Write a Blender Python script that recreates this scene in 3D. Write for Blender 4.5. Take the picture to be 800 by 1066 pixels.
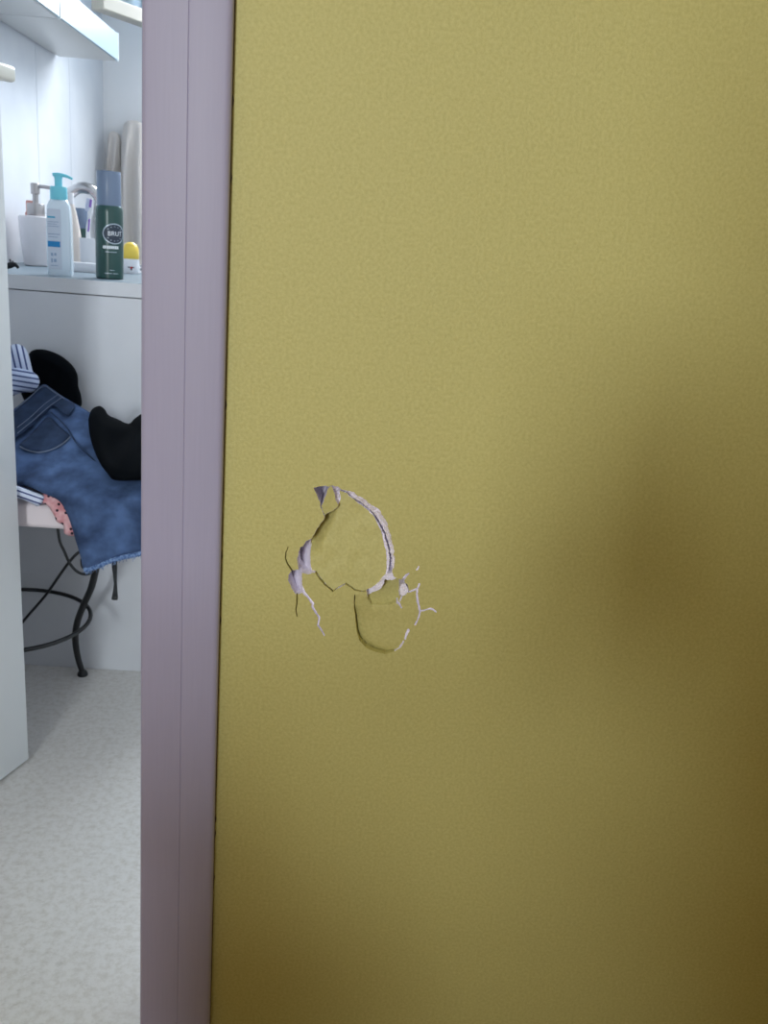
import bpy, bmesh, math, random
import numpy as np
from math import sin, cos, tan, atan, pi, radians, sqrt
from mathutils import Vector, Matrix, noise
from mathutils.geometry import delaunay_2d_cdt

for o in list(bpy.data.objects):
    bpy.data.objects.remove(o, do_unlink=True)
SC = bpy.context.scene
COL = SC.collection
random.seed(4)

# ------------------------------------------------------------------ camera
F_PX, CAM_H = 930.0, 0.887
PITCH, ROLL, YAW = atan(271 / 930), radians(4.4), radians(2.0)
FW = np.array([sin(YAW) * cos(PITCH), cos(YAW) * cos(PITCH), -sin(PITCH)])
R0 = np.array([cos(YAW), -sin(YAW), 0.0]); U0 = np.cross(R0, FW)
RT = R0 * cos(ROLL) + U0 * sin(ROLL); UP = -R0 * sin(ROLL) + U0 * cos(ROLL)
cam_d = bpy.data.cameras.new('camera'); cam = bpy.data.objects.new('camera', cam_d); COL.objects.link(cam)
cam_d.sensor_fit = 'VERTICAL'; cam_d.sensor_height = 36.0; cam_d.sensor_width = 27.0
cam_d.lens = F_PX / 1066 * 36.0
cam_d.clip_start = 0.02
cam_d.dof.use_dof = True; cam_d.dof.focus_distance = 0.84; cam_d.dof.aperture_fstop = 16.0
cam.matrix_world = Matrix(((RT[0], UP[0], -FW[0], 0), (RT[1], UP[1], -FW[1], 0), (RT[2], UP[2], -FW[2], CAM_H), (0, 0, 0, 1)))
SC.camera = cam

def ray(x, y):
    return FW + RT * (x - 400) / F_PX - UP * (y - 533) / F_PX
def at_y(x, y, Y):
    d = ray(x, y); p = d * (Y / d[1]); return Vector((p[0], p[1], p[2] + CAM_H))
def at_z(x, y, Z):
    d = ray(x, y); p = d * ((Z - CAM_H) / d[2]); return Vector((p[0], p[1], p[2] + CAM_H))

# ------------------------------------------------------------------ light
SC.view_settings.view_transform = 'Standard'; SC.view_settings.look = 'None'
SC.view_settings.gamma = 1.0; SC.view_settings.use_curve_mapping = False
SC.view_settings.exposure = 0.0
W = bpy.data.worlds.new('World'); SC.world = W; W.use_nodes = True
bg = W.node_tree.nodes['Background']; bg.inputs[0].default_value = (0.80, 0.90, 1.0, 1); bg.inputs[1].default_value = 1.0
def area(name, loc, target, sx, sy, power, color):
    l = bpy.data.lights.new(name, 'AREA'); l.shape = 'RECTANGLE'; l.size = sx; l.size_y = sy
    l.energy = power; l.color = color
    o = bpy.data.objects.new(name, l); COL.objects.link(o); o.location = loc
    o.rotation_euler = (Vector(target) - Vector(loc)).to_track_quat('-Z', 'Y').to_euler()
    return o
# daylight entering through the bathroom window (back wall) and through the hall window (behind the camera, left)
area('bathroom_daylight', (0.02, 3.22, 1.95), (-0.45, 1.8, 0.9), 1.0, 0.75, 80, (0.93, 0.965, 1.0))
area('hall_daylight', (-0.68, -2.62, 1.42), (0.0, 0.8, 0.8), 0.50, 0.85, 64, (0.88, 0.955, 1.0))

# ------------------------------------------------------------------ helpers
def lin(r, g, b):
    f = lambda c: (c / 255 / 12.92) if c <= 10.3 else ((c / 255 + 0.055) / 1.055) ** 2.4
    return (f(r), f(g), f(b), 1.0)

def mat(name, col, rough=0.6, metal=0.0, bump=None, var=None, spec=0.5, sheen=0.0, trans=0.0, coat=0.0):
    """bump=(scale, strength, distance); var=(scale, colour2, lo, hi)"""
    m = bpy.data.materials.new(name); m.use_nodes = True
    nt = m.node_tree; b = nt.nodes['Principled BSDF']
    c = col if len(col) == 4 else (*col, 1)
    b.inputs['Base Color'].default_value = c
    b.inputs['Roughness'].default_value = rough; b.inputs['Metallic'].default_value = metal
    b.inputs['Specular IOR Level'].default_value = spec
    b.inputs['Transmission Weight'].default_value = trans
    b.inputs['Coat Weight'].default_value = coat
    b.inputs['Sheen Weight'].default_value = sheen
    tc = nt.nodes.new('ShaderNodeTexCoord')
    if var:
        n = nt.nodes.new('ShaderNodeTexNoise'); n.inputs['Scale'].default_value = var[0]; n.inputs['Detail'].default_value = 6
        nt.links.new(tc.outputs['Object'], n.inputs['Vector'])
        rp = nt.nodes.new('ShaderNodeValToRGB')
        rp.color_ramp.elements[0].position = var[2]; rp.color_ramp.elements[1].position = var[3]
        rp.color_ramp.elements[0].color = c; rp.color_ramp.elements[1].color = var[1]
        nt.links.new(n.outputs['Fac'], rp.inputs['Fac']); nt.links.new(rp.outputs['Color'], b.inputs['Base Color'])
    if bump:
        n2 = nt.nodes.new('ShaderNodeTexNoise'); n2.inputs['Scale'].default_value = bump[0]; n2.inputs['Detail'].default_value = 3
        nt.links.new(tc.outputs['Object'], n2.inputs['Vector'])
        bp = nt.nodes.new('ShaderNodeBump'); bp.inputs['Strength'].default_value = bump[1]; bp.inputs['Distance'].default_value = bump[2]
        nt.links.new(n2.outputs['Fac'], bp.inputs['Height']); nt.links.new(bp.outputs['Normal'], b.inputs['Normal'])
    return m

def stripes(name, c1, c2, period, duty, axis, rough=0.85, scale2=None):
    """woven stripes along a direction in object space"""
    m = mat(name, c1, rough, bump=(900, 0.3, 0.0006)); nt = m.node_tree; b = nt.nodes['Principled BSDF']
    tc = nt.nodes.new('ShaderNodeTexCoord'); dp = nt.nodes.new('ShaderNodeVectorMath'); dp.operation = 'DOT_PRODUCT'
    dp.inputs[1].default_value = axis
    nt.links.new(tc.outputs['UV'], dp.inputs[0])
    k = nt.nodes.new('ShaderNodeMath'); k.operation = 'MULTIPLY'; k.inputs[1].default_value = 1 / period
    fr = nt.nodes.new('ShaderNodeMath'); fr.operation = 'FRACT'
    lt = nt.nodes.new('ShaderNodeMath'); lt.operation = 'LESS_THAN'; lt.inputs[1].default_value = duty
    mx = nt.nodes.new('ShaderNodeMixRGB'); mx.inputs[1].default_value = c1; mx.inputs[2].default_value = c2
    nt.links.new(dp.outputs['Value'], k.inputs[0]); nt.links.new(k.outputs[0], fr.inputs[0]); nt.links.new(fr.outputs[0], lt.inputs[0])
    nt.links.new(lt.outputs[0], mx.inputs[0]); nt.links.new(mx.outputs[0], b.inputs['Base Color'])
    return m

def link(name, me, m=None, parent=None, smooth=False):
    o = bpy.data.objects.new(name, me); COL.objects.link(o)
    if m is not None and len(me.materials) == 0: me.materials.append(m)
    if parent is not None: o.parent = parent
    if smooth:
        me.polygons.foreach_set('use_smooth', [True] * len(me.polygons))
    me.update()
    return o

def from_bm(name, bm, m=None, parent=None, smooth=False):
    bmesh.ops.recalc_face_normals(bm, faces=bm.faces)
    me = bpy.data.meshes.new(name); bm.to_mesh(me); bm.free()
    return link(name, me, m, parent, smooth)

def from_data(name, vs, fs, m=None, parent=None, smooth=False):
    me = bpy.data.meshes.new(name); me.from_pydata([tuple(v) for v in vs], [], fs); me.validate()
    return link(name, me, m, parent, smooth)

def sharp(o, ang=35):
    """smooth with sharp edges above an angle"""
    me = o.data; me.polygons.foreach_set('use_smooth', [True] * len(me.polygons))
    bm = bmesh.new(); bm.from_mesh(me)
    for e in bm.edges:
        if len(e.link_faces) == 2 and e.calc_face_angle(0) > radians(ang): e.smooth = False
    bm.to_mesh(me); bm.free(); return o

def tag(o, label=None, cat=None, group=None, kind=None):
    if label: o['label'] = label
    if cat: o['category'] = cat
    if group: o['group'] = group
    if kind: o['kind'] = kind
    return o

def thing(name, label, cat, loc=(0, 0, 0), rz=0.0, group=None):
    o = bpy.data.objects.new(name, None); COL.objects.link(o); o.empty_display_size = 0.05
    o.location = loc; o.rotation_euler = (0, 0, rz)
    return tag(o, label, cat, group)

def box(bm, x0, x1, y0, y1, z0, z1, bev=0.0, seg=2):
    vs = [bm.verts.new((x, y, z)) for x in (x0, x1) for y in (y0, y1) for z in (z0, z1)]
    idx = [(0, 1, 3, 2), (4, 6, 7, 5), (0, 4, 5, 1), (2, 3, 7, 6), (0, 2, 6, 4), (1, 5, 7, 3)]
    fs = [bm.faces.new([vs[i] for i in f]) for f in idx]
    if bev > 0:
        es = list({e for f in fs for e in f.edges})
        bmesh.ops.bevel(bm, geom=es, offset=bev, segments=seg, affect='EDGES', profile=0.5)
    return bm

def box_obj(name, x0, x1, y0, y1, z0, z1, m, parent=None, bev=0.0, seg=2):
    bm = bmesh.new(); box(bm, x0, x1, y0, y1, z0, z1, bev, seg)
    o = from_bm(name, bm, m, parent)
    return sharp(o) if bev > 0 else o

def lathe(name, prof, m, parent=None, n=36, sx=1.0, sy=1.0, loc=(0, 0, 0), cap=True):
    """prof: (radius, z) from bottom to top"""
    vs, fs = [], []
    for r, z in prof:
        for k in range(n):
            a = 2 * pi * k / n; vs.append((loc[0] + r * sx * cos(a), loc[1] + r * sy * sin(a), loc[2] + z))
    for i in range(len(prof) - 1):
        for k in range(n):
            k2 = (k + 1) % n; fs.append((i * n + k, i * n + k2, (i + 1) * n + k2, (i + 1) * n + k))
    if cap:
        fs.append(tuple(reversed(range(n)))); fs.append(tuple((len(prof) - 1) * n + k for k in range(n)))
    return sharp(from_data(name, vs, fs, m, parent), 40)

def smooth_path(pts, sub=8):
    P = [Vector(p) for p in pts]; out = []
    for i in range(len(P) - 1):
        p0 = P[max(i - 1, 0)]; p1 = P[i]; p2 = P[i + 1]; p3 = P[min(i + 2, len(P) - 1)]
        for k in range(sub):
            t = k / sub
            out.append(0.5 * ((2 * p1) + (p2 - p0) * t + (2 * p0 - 5 * p1 + 4 * p2 - p3) * t * t + (3 * p1 - p0 - 3 * p2 + p3) * t ** 3))
    out.append(P[-1]); return out

def tube(name, pts, rad, m, parent=None, n=10, sub=8, closed=False):
    P = smooth_path(pts, sub) if sub > 1 else [Vector(p) for p in pts]
    rads = rad if isinstance(rad, (list, tuple)) else None
    vs, fs = [], []; N = len(P); up = None
    for i, p in enumerate(P):
        t = (P[min(i + 1, N - 1)] - P[max(i - 1, 0)]).normalized()
        if up is None:
            up = t.orthogonal().normalized()
        up = (up - t * up.dot(t)).normalized(); s = t.cross(up)
        if rads:
            u = i / (N - 1) * (len(rads) - 1); a = int(min(u, len(rads) - 2)); r = rads[a] + (rads[a + 1] - rads[a]) * (u - a)
        else: r = rad
        for k in range(n):
            a = 2 * pi * k / n; vs.append(p + up * (r * cos(a)) + s * (r * sin(a)))
    for i in range(N - 1):
        for k in range(n):
            k2 = (k + 1) % n; fs.append((i * n + k, i * n + k2, (i + 1) * n + k2, (i + 1) * n + k))
    fs.append(tuple(reversed(range(n)))); fs.append(tuple((N - 1) * n + k for k in range(n)))
    return sharp(from_data(name, vs, fs, m, parent), 50)

def seg_dist(px, py, poly, closed=True):
    d = np.full(px.shape, 1e9); n = len(poly)
    for i in range(n if closed else n - 1):
        ax, ay = poly[i]; bx, by = poly[(i + 1) % n]
        ex, ey = bx - ax, by - ay; L = ex * ex + ey * ey + 1e-18
        t = np.clip(((px - ax) * ex + (py - ay) * ey) / L, 0, 1)
        d = np.minimum(d, np.hypot(px - ax - t * ex, py - ay - t * ey))
    return d
def inside(px, py, poly):
    r = np.zeros(px.shape, bool); n = len(poly); j = n - 1
    for i in range(n):
        xi, yi = poly[i]; xj, yj = poly[j]
        if yi != yj:
            r ^= ((yi > py) != (yj > py)) & (px < (xj - xi) * (py - yi) / (yj - yi) + xi)
        j = i
    return r
def sdf(px, py, poly):
    return np.where(inside(px, py, poly), 1, -1) * seg_dist(px, py, poly)
def sstep(a, b, x):
    t = np.clip((x - a) / (b - a), 0, 1); return t * t * (3 - 2 * t)

def puff(name, outline, yfun, m, parent=None, front=0.02, back=0.02, R=8.0, step=2.0, wr=0.0, wf=40.0, seed=0, ridge=None):
    """soft cloth body: a traced outline standing at its own depth (yfun, metres), rounded in front and behind"""
    ol = [(p.x, p.y) for p in smooth_path([(x, y, 0) for x, y in outline + outline[:1]], 4)][:-1]
    xs = [p[0] for p in ol]; ys = [p[1] for p in ol]
    gx, gy = np.meshgrid(np.arange(min(xs), max(xs), step), np.arange(min(ys), max(ys), step))
    gx = gx.ravel() + (gy.ravel() / step % 2) * step / 2; gy = gy.ravel()
    s = sdf(gx, gy, ol); k = s > step * 0.6
    pts = ol + list(zip(gx[k], gy[k])); nb = len(ol)
    vo, eo, fo, ov, _, _ = delaunay_2d_cdt([Vector(p) for p in pts], [], [list(range(nb))], 1, 1e-5)
    vx = np.array([v.x for v in vo]); vy = np.array([v.y for v in vo])
    s = np.maximum(seg_dist(vx, vy, ol), 0); t = np.clip(s / R, 0, 1); dome = np.sqrt(1 - (1 - t) ** 2)
    vs, fs = [], []; n = len(vo); bidx = {}
    for i in range(n):
        y0 = yfun(vx[i], vy[i]); q = at_y(vx[i], vy[i], y0)
        w = noise.noise(Vector((q.x * wf + seed, q.z * wf * 0.6, seed * 3.1))) * wr * t[i] if wr else 0.0
        if ridge: w += ridge(vx[i], vy[i]) * t[i]
        vs.append(at_y(vx[i], vy[i], y0 - front * dome[i] + w))
    for i in range(n):
        if s[i] < 1e-3: bidx[i] = i
        else:
            bidx[i] = len(vs); b0 = vs[i]
            q = at_y(vx[i], vy[i], yfun(vx[i], vy[i]) + back * dome[i]); vs.append(q)
    for f in fo:
        fs.append(tuple(f)); fs.append(tuple(bidx[i] for i in reversed(f)))
    bm = bmesh.new(); bv = [bm.verts.new(v) for v in vs]
    for f in fs:
        try: bm.faces.new([bv[i] for i in f])
        except ValueError: pass
    o = from_bm(name, bm, m, parent, True)
    uv = o.data.uv_layers.new(name='cloth'); base = list(vx) + [vx[i] for i in range(n) if bidx[i] != i]; bse2 = list(vy) + [vy[i] for i in range(n) if bidx[i] != i]
    for lp in o.data.loops: uv.data[lp.index].uv = (base[lp.vertex_index] / 100, bse2[lp.vertex_index] / 100)
    return o

# ------------------------------------------------------------------ materials
def yellow_paint(name):
    m = mat(name, lin(199, 189, 122), 0.55, spec=0.35)
    nt = m.node_tree; b = nt.nodes['Principled BSDF']; tc = nt.nodes.new('ShaderNodeTexCoord')
    n = nt.nodes.new('ShaderNodeTexNoise'); n.inputs['Scale'].default_value = 330; n.inputs['Detail'].default_value = 3; n.inputs['Roughness'].default_value = 0.6
    n3 = nt.nodes.new('ShaderNodeTexNoise'); n3.inputs['Scale'].default_value = 5; n3.inputs['Detail'].default_value = 4
    nt.links.new(tc.outputs['Object'], n.inputs['Vector']); nt.links.new(tc.outputs['Object'], n3.inputs['Vector'])
    bp = nt.nodes.new('ShaderNodeBump'); bp.inputs['Strength'].default_value = 0.48; bp.inputs['Distance'].default_value = 0.0012
    nt.links.new(n.outputs['Fac'], bp.inputs['Height']); nt.links.new(bp.outputs['Normal'], b.inputs['Normal'])
    r = nt.nodes.new('ShaderNodeValToRGB'); r.color_ramp.elements[0].position = 0.3; r.color_ramp.elements[1].position = 0.7
    r.color_ramp.elements[0].color = lin(186, 175, 106); r.color_ramp.elements[1].color = lin(209, 199, 133)
    mx = nt.nodes.new('ShaderNodeMixRGB'); mx.blend_type = 'MIX'; mx.inputs[0].default_value = 0.35
    r2 = nt.nodes.new('ShaderNodeValToRGB'); r2.color_ramp.elements[0].color = lin(194, 183, 113); r2.color_ramp.elements[1].color = lin(203, 194, 129)
    nt.links.new(n.outputs['Fac'], r.inputs['Fac']); nt.links.new(n3.outputs['Fac'], r2.inputs['Fac'])
    nt.links.new(r.outputs['Color'], mx.inputs[1]); nt.links.new(r2.outputs['Color'], mx.inputs[2]); nt.links.new(mx.outputs['Color'], b.inputs['Base Color'])
    return m
M_YEL = yellow_paint('yellow_wall_paint')
M_GYP = mat('broken_gypsum', lin(250, 243, 253), 0.95, bump=(500, 0.5, 0.001), var=(160, lin(236, 228, 243), 0.4, 0.75), spec=0.1)
M_TRIM = mat('lavender_gloss_paint', lin(168, 162, 184), 0.45, spec=0.35)
def grain(m, c1, c2):
    nt = m.node_tree; b = nt.nodes['Principled BSDF']; tc = nt.nodes.new('ShaderNodeTexCoord'); mp = nt.nodes.new('ShaderNodeMapping')
    mp.inputs['Scale'].default_value = (420, 420, 14); n = nt.nodes.new('ShaderNodeTexNoise'); n.inputs['Scale'].default_value = 1.0; n.inputs['Detail'].default_value = 4
    nt.links.new(tc.outputs['Object'], mp.inputs['Vector']); nt.links.new(mp.outputs['Vector'], n.inputs['Vector'])
    r = nt.nodes.new('ShaderNodeValToRGB'); r.color_ramp.elements[0].position = 0.3; r.color_ramp.elements[1].position = 0.7
    r.color_ramp.elements[0].color = c1; r.color_ramp.elements[1].color = c2
    bp = nt.nodes.new('ShaderNodeBump'); bp.inputs['Strength'].default_value = 0.06; bp.inputs['Distance'].default_value = 0.0005
    nt.links.new(n.outputs['Fac'], r.inputs['Fac']); nt.links.new(r.outputs['Color'], b.inputs['Base Color'])
    nt.links.new(n.outputs['Fac'], bp.inputs['Height']); nt.links.new(bp.outputs['Normal'], b.inputs['Normal'])
grain(M_TRIM, lin(168, 162, 188), lin(171, 165, 191))
M_GAP = mat('dark_sealant', lin(92, 82, 84), 0.9)
M_TILE = mat('white_panel', lin(226, 230, 236), 0.35, var=(9, lin(216, 221, 229), 0.3, 0.7))
M_GROUT = mat('joint', lin(214, 222, 232), 0.6)
M_WALLW = mat('white_wall_paint', lin(249, 249, 250), 0.7, bump=(200, 0.15, 0.001))
M_HALL = mat('hall_wall_paint', lin(206, 190, 126), 0.8, bump=(200, 0.2, 0.001))
M_CEIL = mat('ceiling_paint', lin(232, 232, 230), 0.9)
M_DOOR = mat('white_door_paint', lin(216, 219, 219), 0.45, bump=(25, 0.06, 0.002))
M_HANDLE = mat('ivory_plastic', lin(222, 220, 208), 0.3)
M_VAN = mat('white_laminate', lin(194, 196, 200), 0.4, var=(14, lin(189, 191, 196), 0.3, 0.7))
M_VANTOP = mat('blue_grey_laminate', lin(104, 120, 132), 0.5)
M_BANDE = mat('pale_edge_band', lin(192, 194, 198), 0.4)
M_CHROME = mat('chrome', lin(190, 190, 192), 0.22, metal=1.0)
M_SATIN = mat('satin_metal', lin(172, 168, 168), 0.35, metal=1.0)
M_CERA = mat('white_ceramic', lin(226, 222, 226), 0.25)
M_IRON = mat('black_iron', lin(32, 34, 36), 0.5, metal=0.3)
M_SEAT = mat('white_seat_fabric', lin(226, 216, 220), 0.8, bump=(700, 0.3, 0.0006))
M_BLACK = mat('black_cloth', lin(8, 11, 15), 0.95, bump=(600, 0.4, 0.0008), spec=0.05)
M_STRAP = mat('black_ribbon', lin(24, 26, 30), 0.7)
M_TOWEL = mat('beige_terry', lin(228, 221, 215), 0.95, bump=(900, 0.8, 0.002), sheen=0.3, spec=0.1)
M_SHELF = mat('white_lacquer', lin(214, 213, 210), 0.35)
M_GLASSF = mat('pale_blue_glass', lin(150, 172, 186), 0.3, spec=0.4)
M_EDGE = mat('polished_edge', lin(240, 248, 250), 0.12)
M_SASH = mat('ivory_window_frame', lin(166, 163, 153), 0.45)
M_BLUEB = mat('pale_blue_plastic', lin(216, 230, 241), 0.25, spec=0.5, coat=0.3)
M_LABELW = mat('white_label', lin(200, 209, 222), 0.4)
M_CYAN = mat('cyan_cap_plastic', lin(120, 208, 224), 0.3)
M_BAND = mat('blue_print', lin(28, 130, 190), 0.4)
M_PRINT = mat('grey_blue_print', lin(142, 164, 190), 0.5)
M_TEAL = mat('teal_print', lin(62, 164, 196), 0.5)
M_GREEN = mat('dark_green_lacquer', lin(8, 62, 57), 0.28, spec=0.6)
M_CAPG = mat('grey_blue_cap', lin(108, 124, 148), 0.3)
M_WHITEP = mat('white_print', lin(228, 232, 236), 0.5)
M_BADGE = mat('badge_navy', lin(28, 44, 62), 0.4)
M_SILV = mat('badge_silver', lin(170, 182, 192), 0.35, metal=0.4)
M_CREAM = mat('cream_plastic', lin(228, 216, 208), 0.4)
M_YCAP = mat('yellow_cap', lin(246, 212, 84), 0.3)
M_WPLAST = mat('white_plastic', lin(236, 236, 240), 0.35)
M_RED = mat('red_print', lin(190, 40, 48), 0.5)
M_DARKP = mat('dark_print', lin(60, 56, 64), 0.5)
M_PURP = mat('violet_plastic', lin(150, 110, 196), 0.35)
M_BRIST = mat('bristles', lin(206, 212, 232), 0.8)
M_PINK = mat('terracotta_plastic', lin(188, 128, 118), 0.4)
M_VINYL = mat('speckled_vinyl', lin(196, 196, 194), 0.5, bump=(120, 0.08, 0.001))
M_WOOD = mat('brown_wood_floor', lin(150, 98, 56), 0.5, var=(6, lin(124, 78, 44), 0.35, 0.65))
M_PANE = bpy.data.materials.new('window_glass'); M_PANE.use_nodes = True
nt = M_PANE.node_tree; nt.nodes.remove(nt.nodes['Principled BSDF'])
_t = nt.nodes.new('ShaderNodeBsdfTransparent'); _t.inputs[0].default_value = (0.62, 0.70, 0.76, 1)
_g = nt.nodes.new('ShaderNodeBsdfGlossy'); _g.inputs['Roughness'].default_value = 0.05
_x = nt.nodes.new('ShaderNodeMixShader'); _x.inputs[0].default_value = 0.16
nt.links.new(_t.outputs[0], _x.inputs[1]); nt.links.new(_g.outputs[0], _x.inputs[2]); nt.links.new(_x.outputs[0], nt.nodes['Material Output'].inputs['Surface'])

def vinyl():
    nt = M_VINYL.node_tree; b = nt.nodes['Principled BSDF']; tc = nt.nodes.new('ShaderNodeTexCoord')
    n1 = nt.nodes.new('ShaderNodeTexNoise'); n1.inputs['Scale'].default_value = 90; n1.inputs['Detail'].default_value = 9; n1.inputs['Roughness'].default_value = 0.7
    n2 = nt.nodes.new('ShaderNodeTexNoise'); n2.inputs['Scale'].default_value = 95; n2.inputs['Detail'].default_value = 2
    for n in (n1, n2): nt.links.new(tc.outputs['Object'], n.inputs['Vector'])
    r1 = nt.nodes.new('ShaderNodeValToRGB'); r1.color_ramp.elements[0].position = 0.36; r1.color_ramp.elements[1].position = 0.56
    r1.color_ramp.elements[0].color = lin(188, 184, 178); r1.color_ramp.elements[1].color = lin(204, 202, 199)
    r2 = nt.nodes.new('ShaderNodeValToRGB'); r2.color_ramp.elements[0].position = 0.27; r2.color_ramp.elements[1].position = 0.36
    r2.color_ramp.elements[0].color = lin(205, 203, 199); r2.color_ramp.elements[1].color = (1, 1, 1, 1)
    mx = nt.nodes.new('ShaderNodeMixRGB'); mx.blend_type = 'MULTIPLY'; mx.inputs[0].default_value = 0.3
    nt.links.new(n1.outputs['Fac'], r1.inputs['Fac']); nt.links.new(n2.outputs['Fac'], r2.inputs['Fac'])
    nt.links.new(r1.outputs['Color'], mx.inputs[1]); nt.links.new(r2.outputs['Color'], mx.inputs[2]); nt.links.new(mx.outputs['Color'], b.inputs['Base Color'])
vinyl()
def denim(name, c1, c2, sc=26):
    m = mat(name, c1, 0.9, bump=(1400, 0.5, 0.0006), var=(sc, c2, 0.34, 0.70), spec=0.15); return m
M_DENIM = denim('blue_denim', lin(48, 64, 94), lin(84, 108, 150))
M_DENIM_D = denim('dark_denim', lin(36, 48, 70), lin(50, 66, 94), 40)
M_FRAY = mat('frayed_denim_edge', lin(120, 146, 186), 0.95, var=(260, lin(60, 88, 134), 0.4, 0.6))
M_STITCH = mat('faded_stitching', lin(98, 110, 132), 0.9)
M_STRIPE = stripes('blue_striped_cotton', lin(196, 206, 228), lin(52, 70, 122), 0.058, 0.34, (0.97, -0.22, 0.0))
M_STRIPE2 = stripes('blue_striped_cuff', lin(188, 200, 226), lin(60, 76, 124), 0.052, 0.34, (-0.16, 0.98, 0.0))
M_FLORAL = mat('floral_pink_cotton', lin(200, 142, 146), 0.9, bump=(700, 0.3, 0.0006))
def floral():
    nt = M_FLORAL.node_tree; b = nt.nodes['Principled BSDF']; tc = nt.nodes.new('ShaderNodeTexCoord')
    v = nt.nodes.new('ShaderNodeTexVoronoi'); v.voronoi_dimensions = '2D'; v.inputs['Scale'].default_value = 13
    n = nt.nodes.new('ShaderNodeTexNoise'); n.inputs['Scale'].default_value = 9
    nt.links.new(tc.outputs['UV'], v.inputs['Vector']); nt.links.new(tc.outputs['UV'], n.inputs['Vector'])
    r = nt.nodes.new('ShaderNodeValToRGB'); e = r.color_ramp.elements
    e[0].position = 0.16; e[0].color = lin(40, 40, 66); e[1].position = 0.22; e[1].color = (1, 1, 1, 1)
    r2 = nt.nodes.new('ShaderNodeValToRGB'); r2.color_ramp.elements[0].position = 0.38; r2.color_ramp.elements[1].position = 0.68
    r2.color_ramp.elements[0].color = lin(202, 136, 142); r2.color_ramp.elements[1].color = lin(232, 196, 200)
    mx = nt.nodes.new('ShaderNodeMixRGB'); mx.blend_type = 'MULTIPLY'; mx.inputs[0].default_value = 1
    nt.links.new(v.outputs['Distance'], r.inputs['Fac']); nt.links.new(n.outputs['Fac'], r2.inputs['Fac'])
    nt.links.new(r2.outputs['Color'], mx.inputs[1]); nt.links.new(r.outputs['Color'], mx.inputs[2]); nt.links.new(mx.outputs['Color'], b.inputs['Base Color'])
floral()

# ------------------------------------------------------------------ the setting: shell
WY0, WY1 = 0.80, 0.88            # partition: hall face, bathroom face
DX0, DX1 = -0.70, -0.185         # doorway
DH = 2.02
LX, FY, RX, CH = -0.85, 2.99, 1.05, 2.45   # bathroom left wall, back wall, right wall, ceiling
HX0, HX1, HY0 = -2.2, 1.5, -2.4  # hall

def struct(o, label=None):
    o['kind'] = 'structure'
    if label: o['label'] = label
    return o
struct(box_obj('floor', LX - 0.1, RX + 0.1, WY0 + 0.02, FY + 0.15, -0.1, 0.0, M_VINYL), 'pale grey speckled vinyl bathroom floor')
struct(box_obj('floor', HX0 - 0.1, HX1 + 0.1, HY0 - 0.1, WY0 + 0.02, -0.1, 0.0, M_WOOD), 'brown wooden hall floor in front of the yellow wall')
struct(box_obj('ceiling', HX0 - 0.1, HX1 + 0.1, HY0 - 0.1, FY + 0.15, CH, CH + 0.1, M_CEIL), 'white ceiling')
wl = struct(box_obj('wall_left', LX - 0.15, LX - 0.008, WY1, FY + 0.1, 0, CH, M_GROUT), 'white panelled bathroom wall beside the open door')
ys = [0.882, 1.151, 1.404, 1.657, 1.91, 2.163, 2.416, 2.669, FY]
for a, b in zip(ys[:-1], ys[1:]):
    box_obj('panel', LX - 0.008, LX, a + 0.0012, b - 0.0012, 0, CH, M_TILE, wl, 0.0008, 1)
struct(box_obj('wall_right', RX, RX + 0.1, WY1, FY + 0.1, 0, CH, M_WALLW), 'white bathroom wall hidden behind the yellow partition')
# back wall with a window opening
WX0, WX1, WZ0, WZ1 = -0.53, 0.57, 1.43, 2.22
bm = bmesh.new()
box(bm, LX - 0.008, WX0, FY, FY + 0.12, 0, CH); box(bm, WX1, RX, FY, FY + 0.12, 0, CH)
box(bm, WX0, WX1, FY, FY + 0.12, 0, WZ0); box(bm, WX0, WX1, FY, FY + 0.12, WZ1, CH)
struct(from_bm('wall_back', bm, M_WALLW), 'white bathroom end wall with a high window')
# hall shell, hall window behind the camera on the left
bm = bmesh.new(); VX0, VX1, VZ0, VZ1 = -1.03, -0.33, 0.91, 1.93
box(bm, HX0, VX0, HY0 - 0.12, HY0, 0, CH); box(bm, VX1, HX1, HY0 - 0.12, HY0, 0, CH)
box(bm, VX0, VX1, HY0 - 0.12, HY0, 0, VZ0); box(bm, VX0, VX1, HY0 - 0.12, HY0, VZ1, CH)
struct(from_bm('wall_back', bm, M_HALL), 'hall wall with a window behind the viewer')
struct(box_obj('wall_left', HX0 - 0.1, HX0, HY0 - 0.12, WY1, 0, CH, M_HALL), 'hall wall to the left of the viewer')
struct(box_obj('wall_right', HX1, HX1 + 0.1, HY0 - 0.12, WY1, 0, CH, M_HALL), 'hall wall to the right of the viewer')
wv = struct(box_obj('window_2', VX0 - 0.0, VX1, HY0 - 0.08, HY0 - 0.05, VZ0, VZ0 + 0.05, M_SASH), 'hall window frame behind the viewer')
box_obj('window_frame', VX0, VX1, HY0 - 0.08, HY0 - 0.05, VZ1 - 0.05, VZ1, M_SASH, wv)
for x in (VX0, VX1 - 0.05):
    box_obj('window_frame', x, x + 0.05, HY0 - 0.08, HY0 - 0.05, VZ0 + 0.05, VZ1 - 0.05, M_SASH, wv)

# ------------------------------------------------------------------ yellow partition with the broken hole
def w2(pts):
    r = []
    for x, y in pts:
        p = at_y(x, y, WY0); r.append((p.x, p.z))
    return r
def z8(l): return w2([(290 + a / 6.154, 490 + b / 6.154) for a, b in l])      # traced on three enlargements
def z9(l): return w2([(360 + a / 7.273, 580 + b / 7.273) for a, b in l])
def z5(l): return w2([(280 + a / 4.0, 480 + b / 4.0) for a, b in l])

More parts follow.
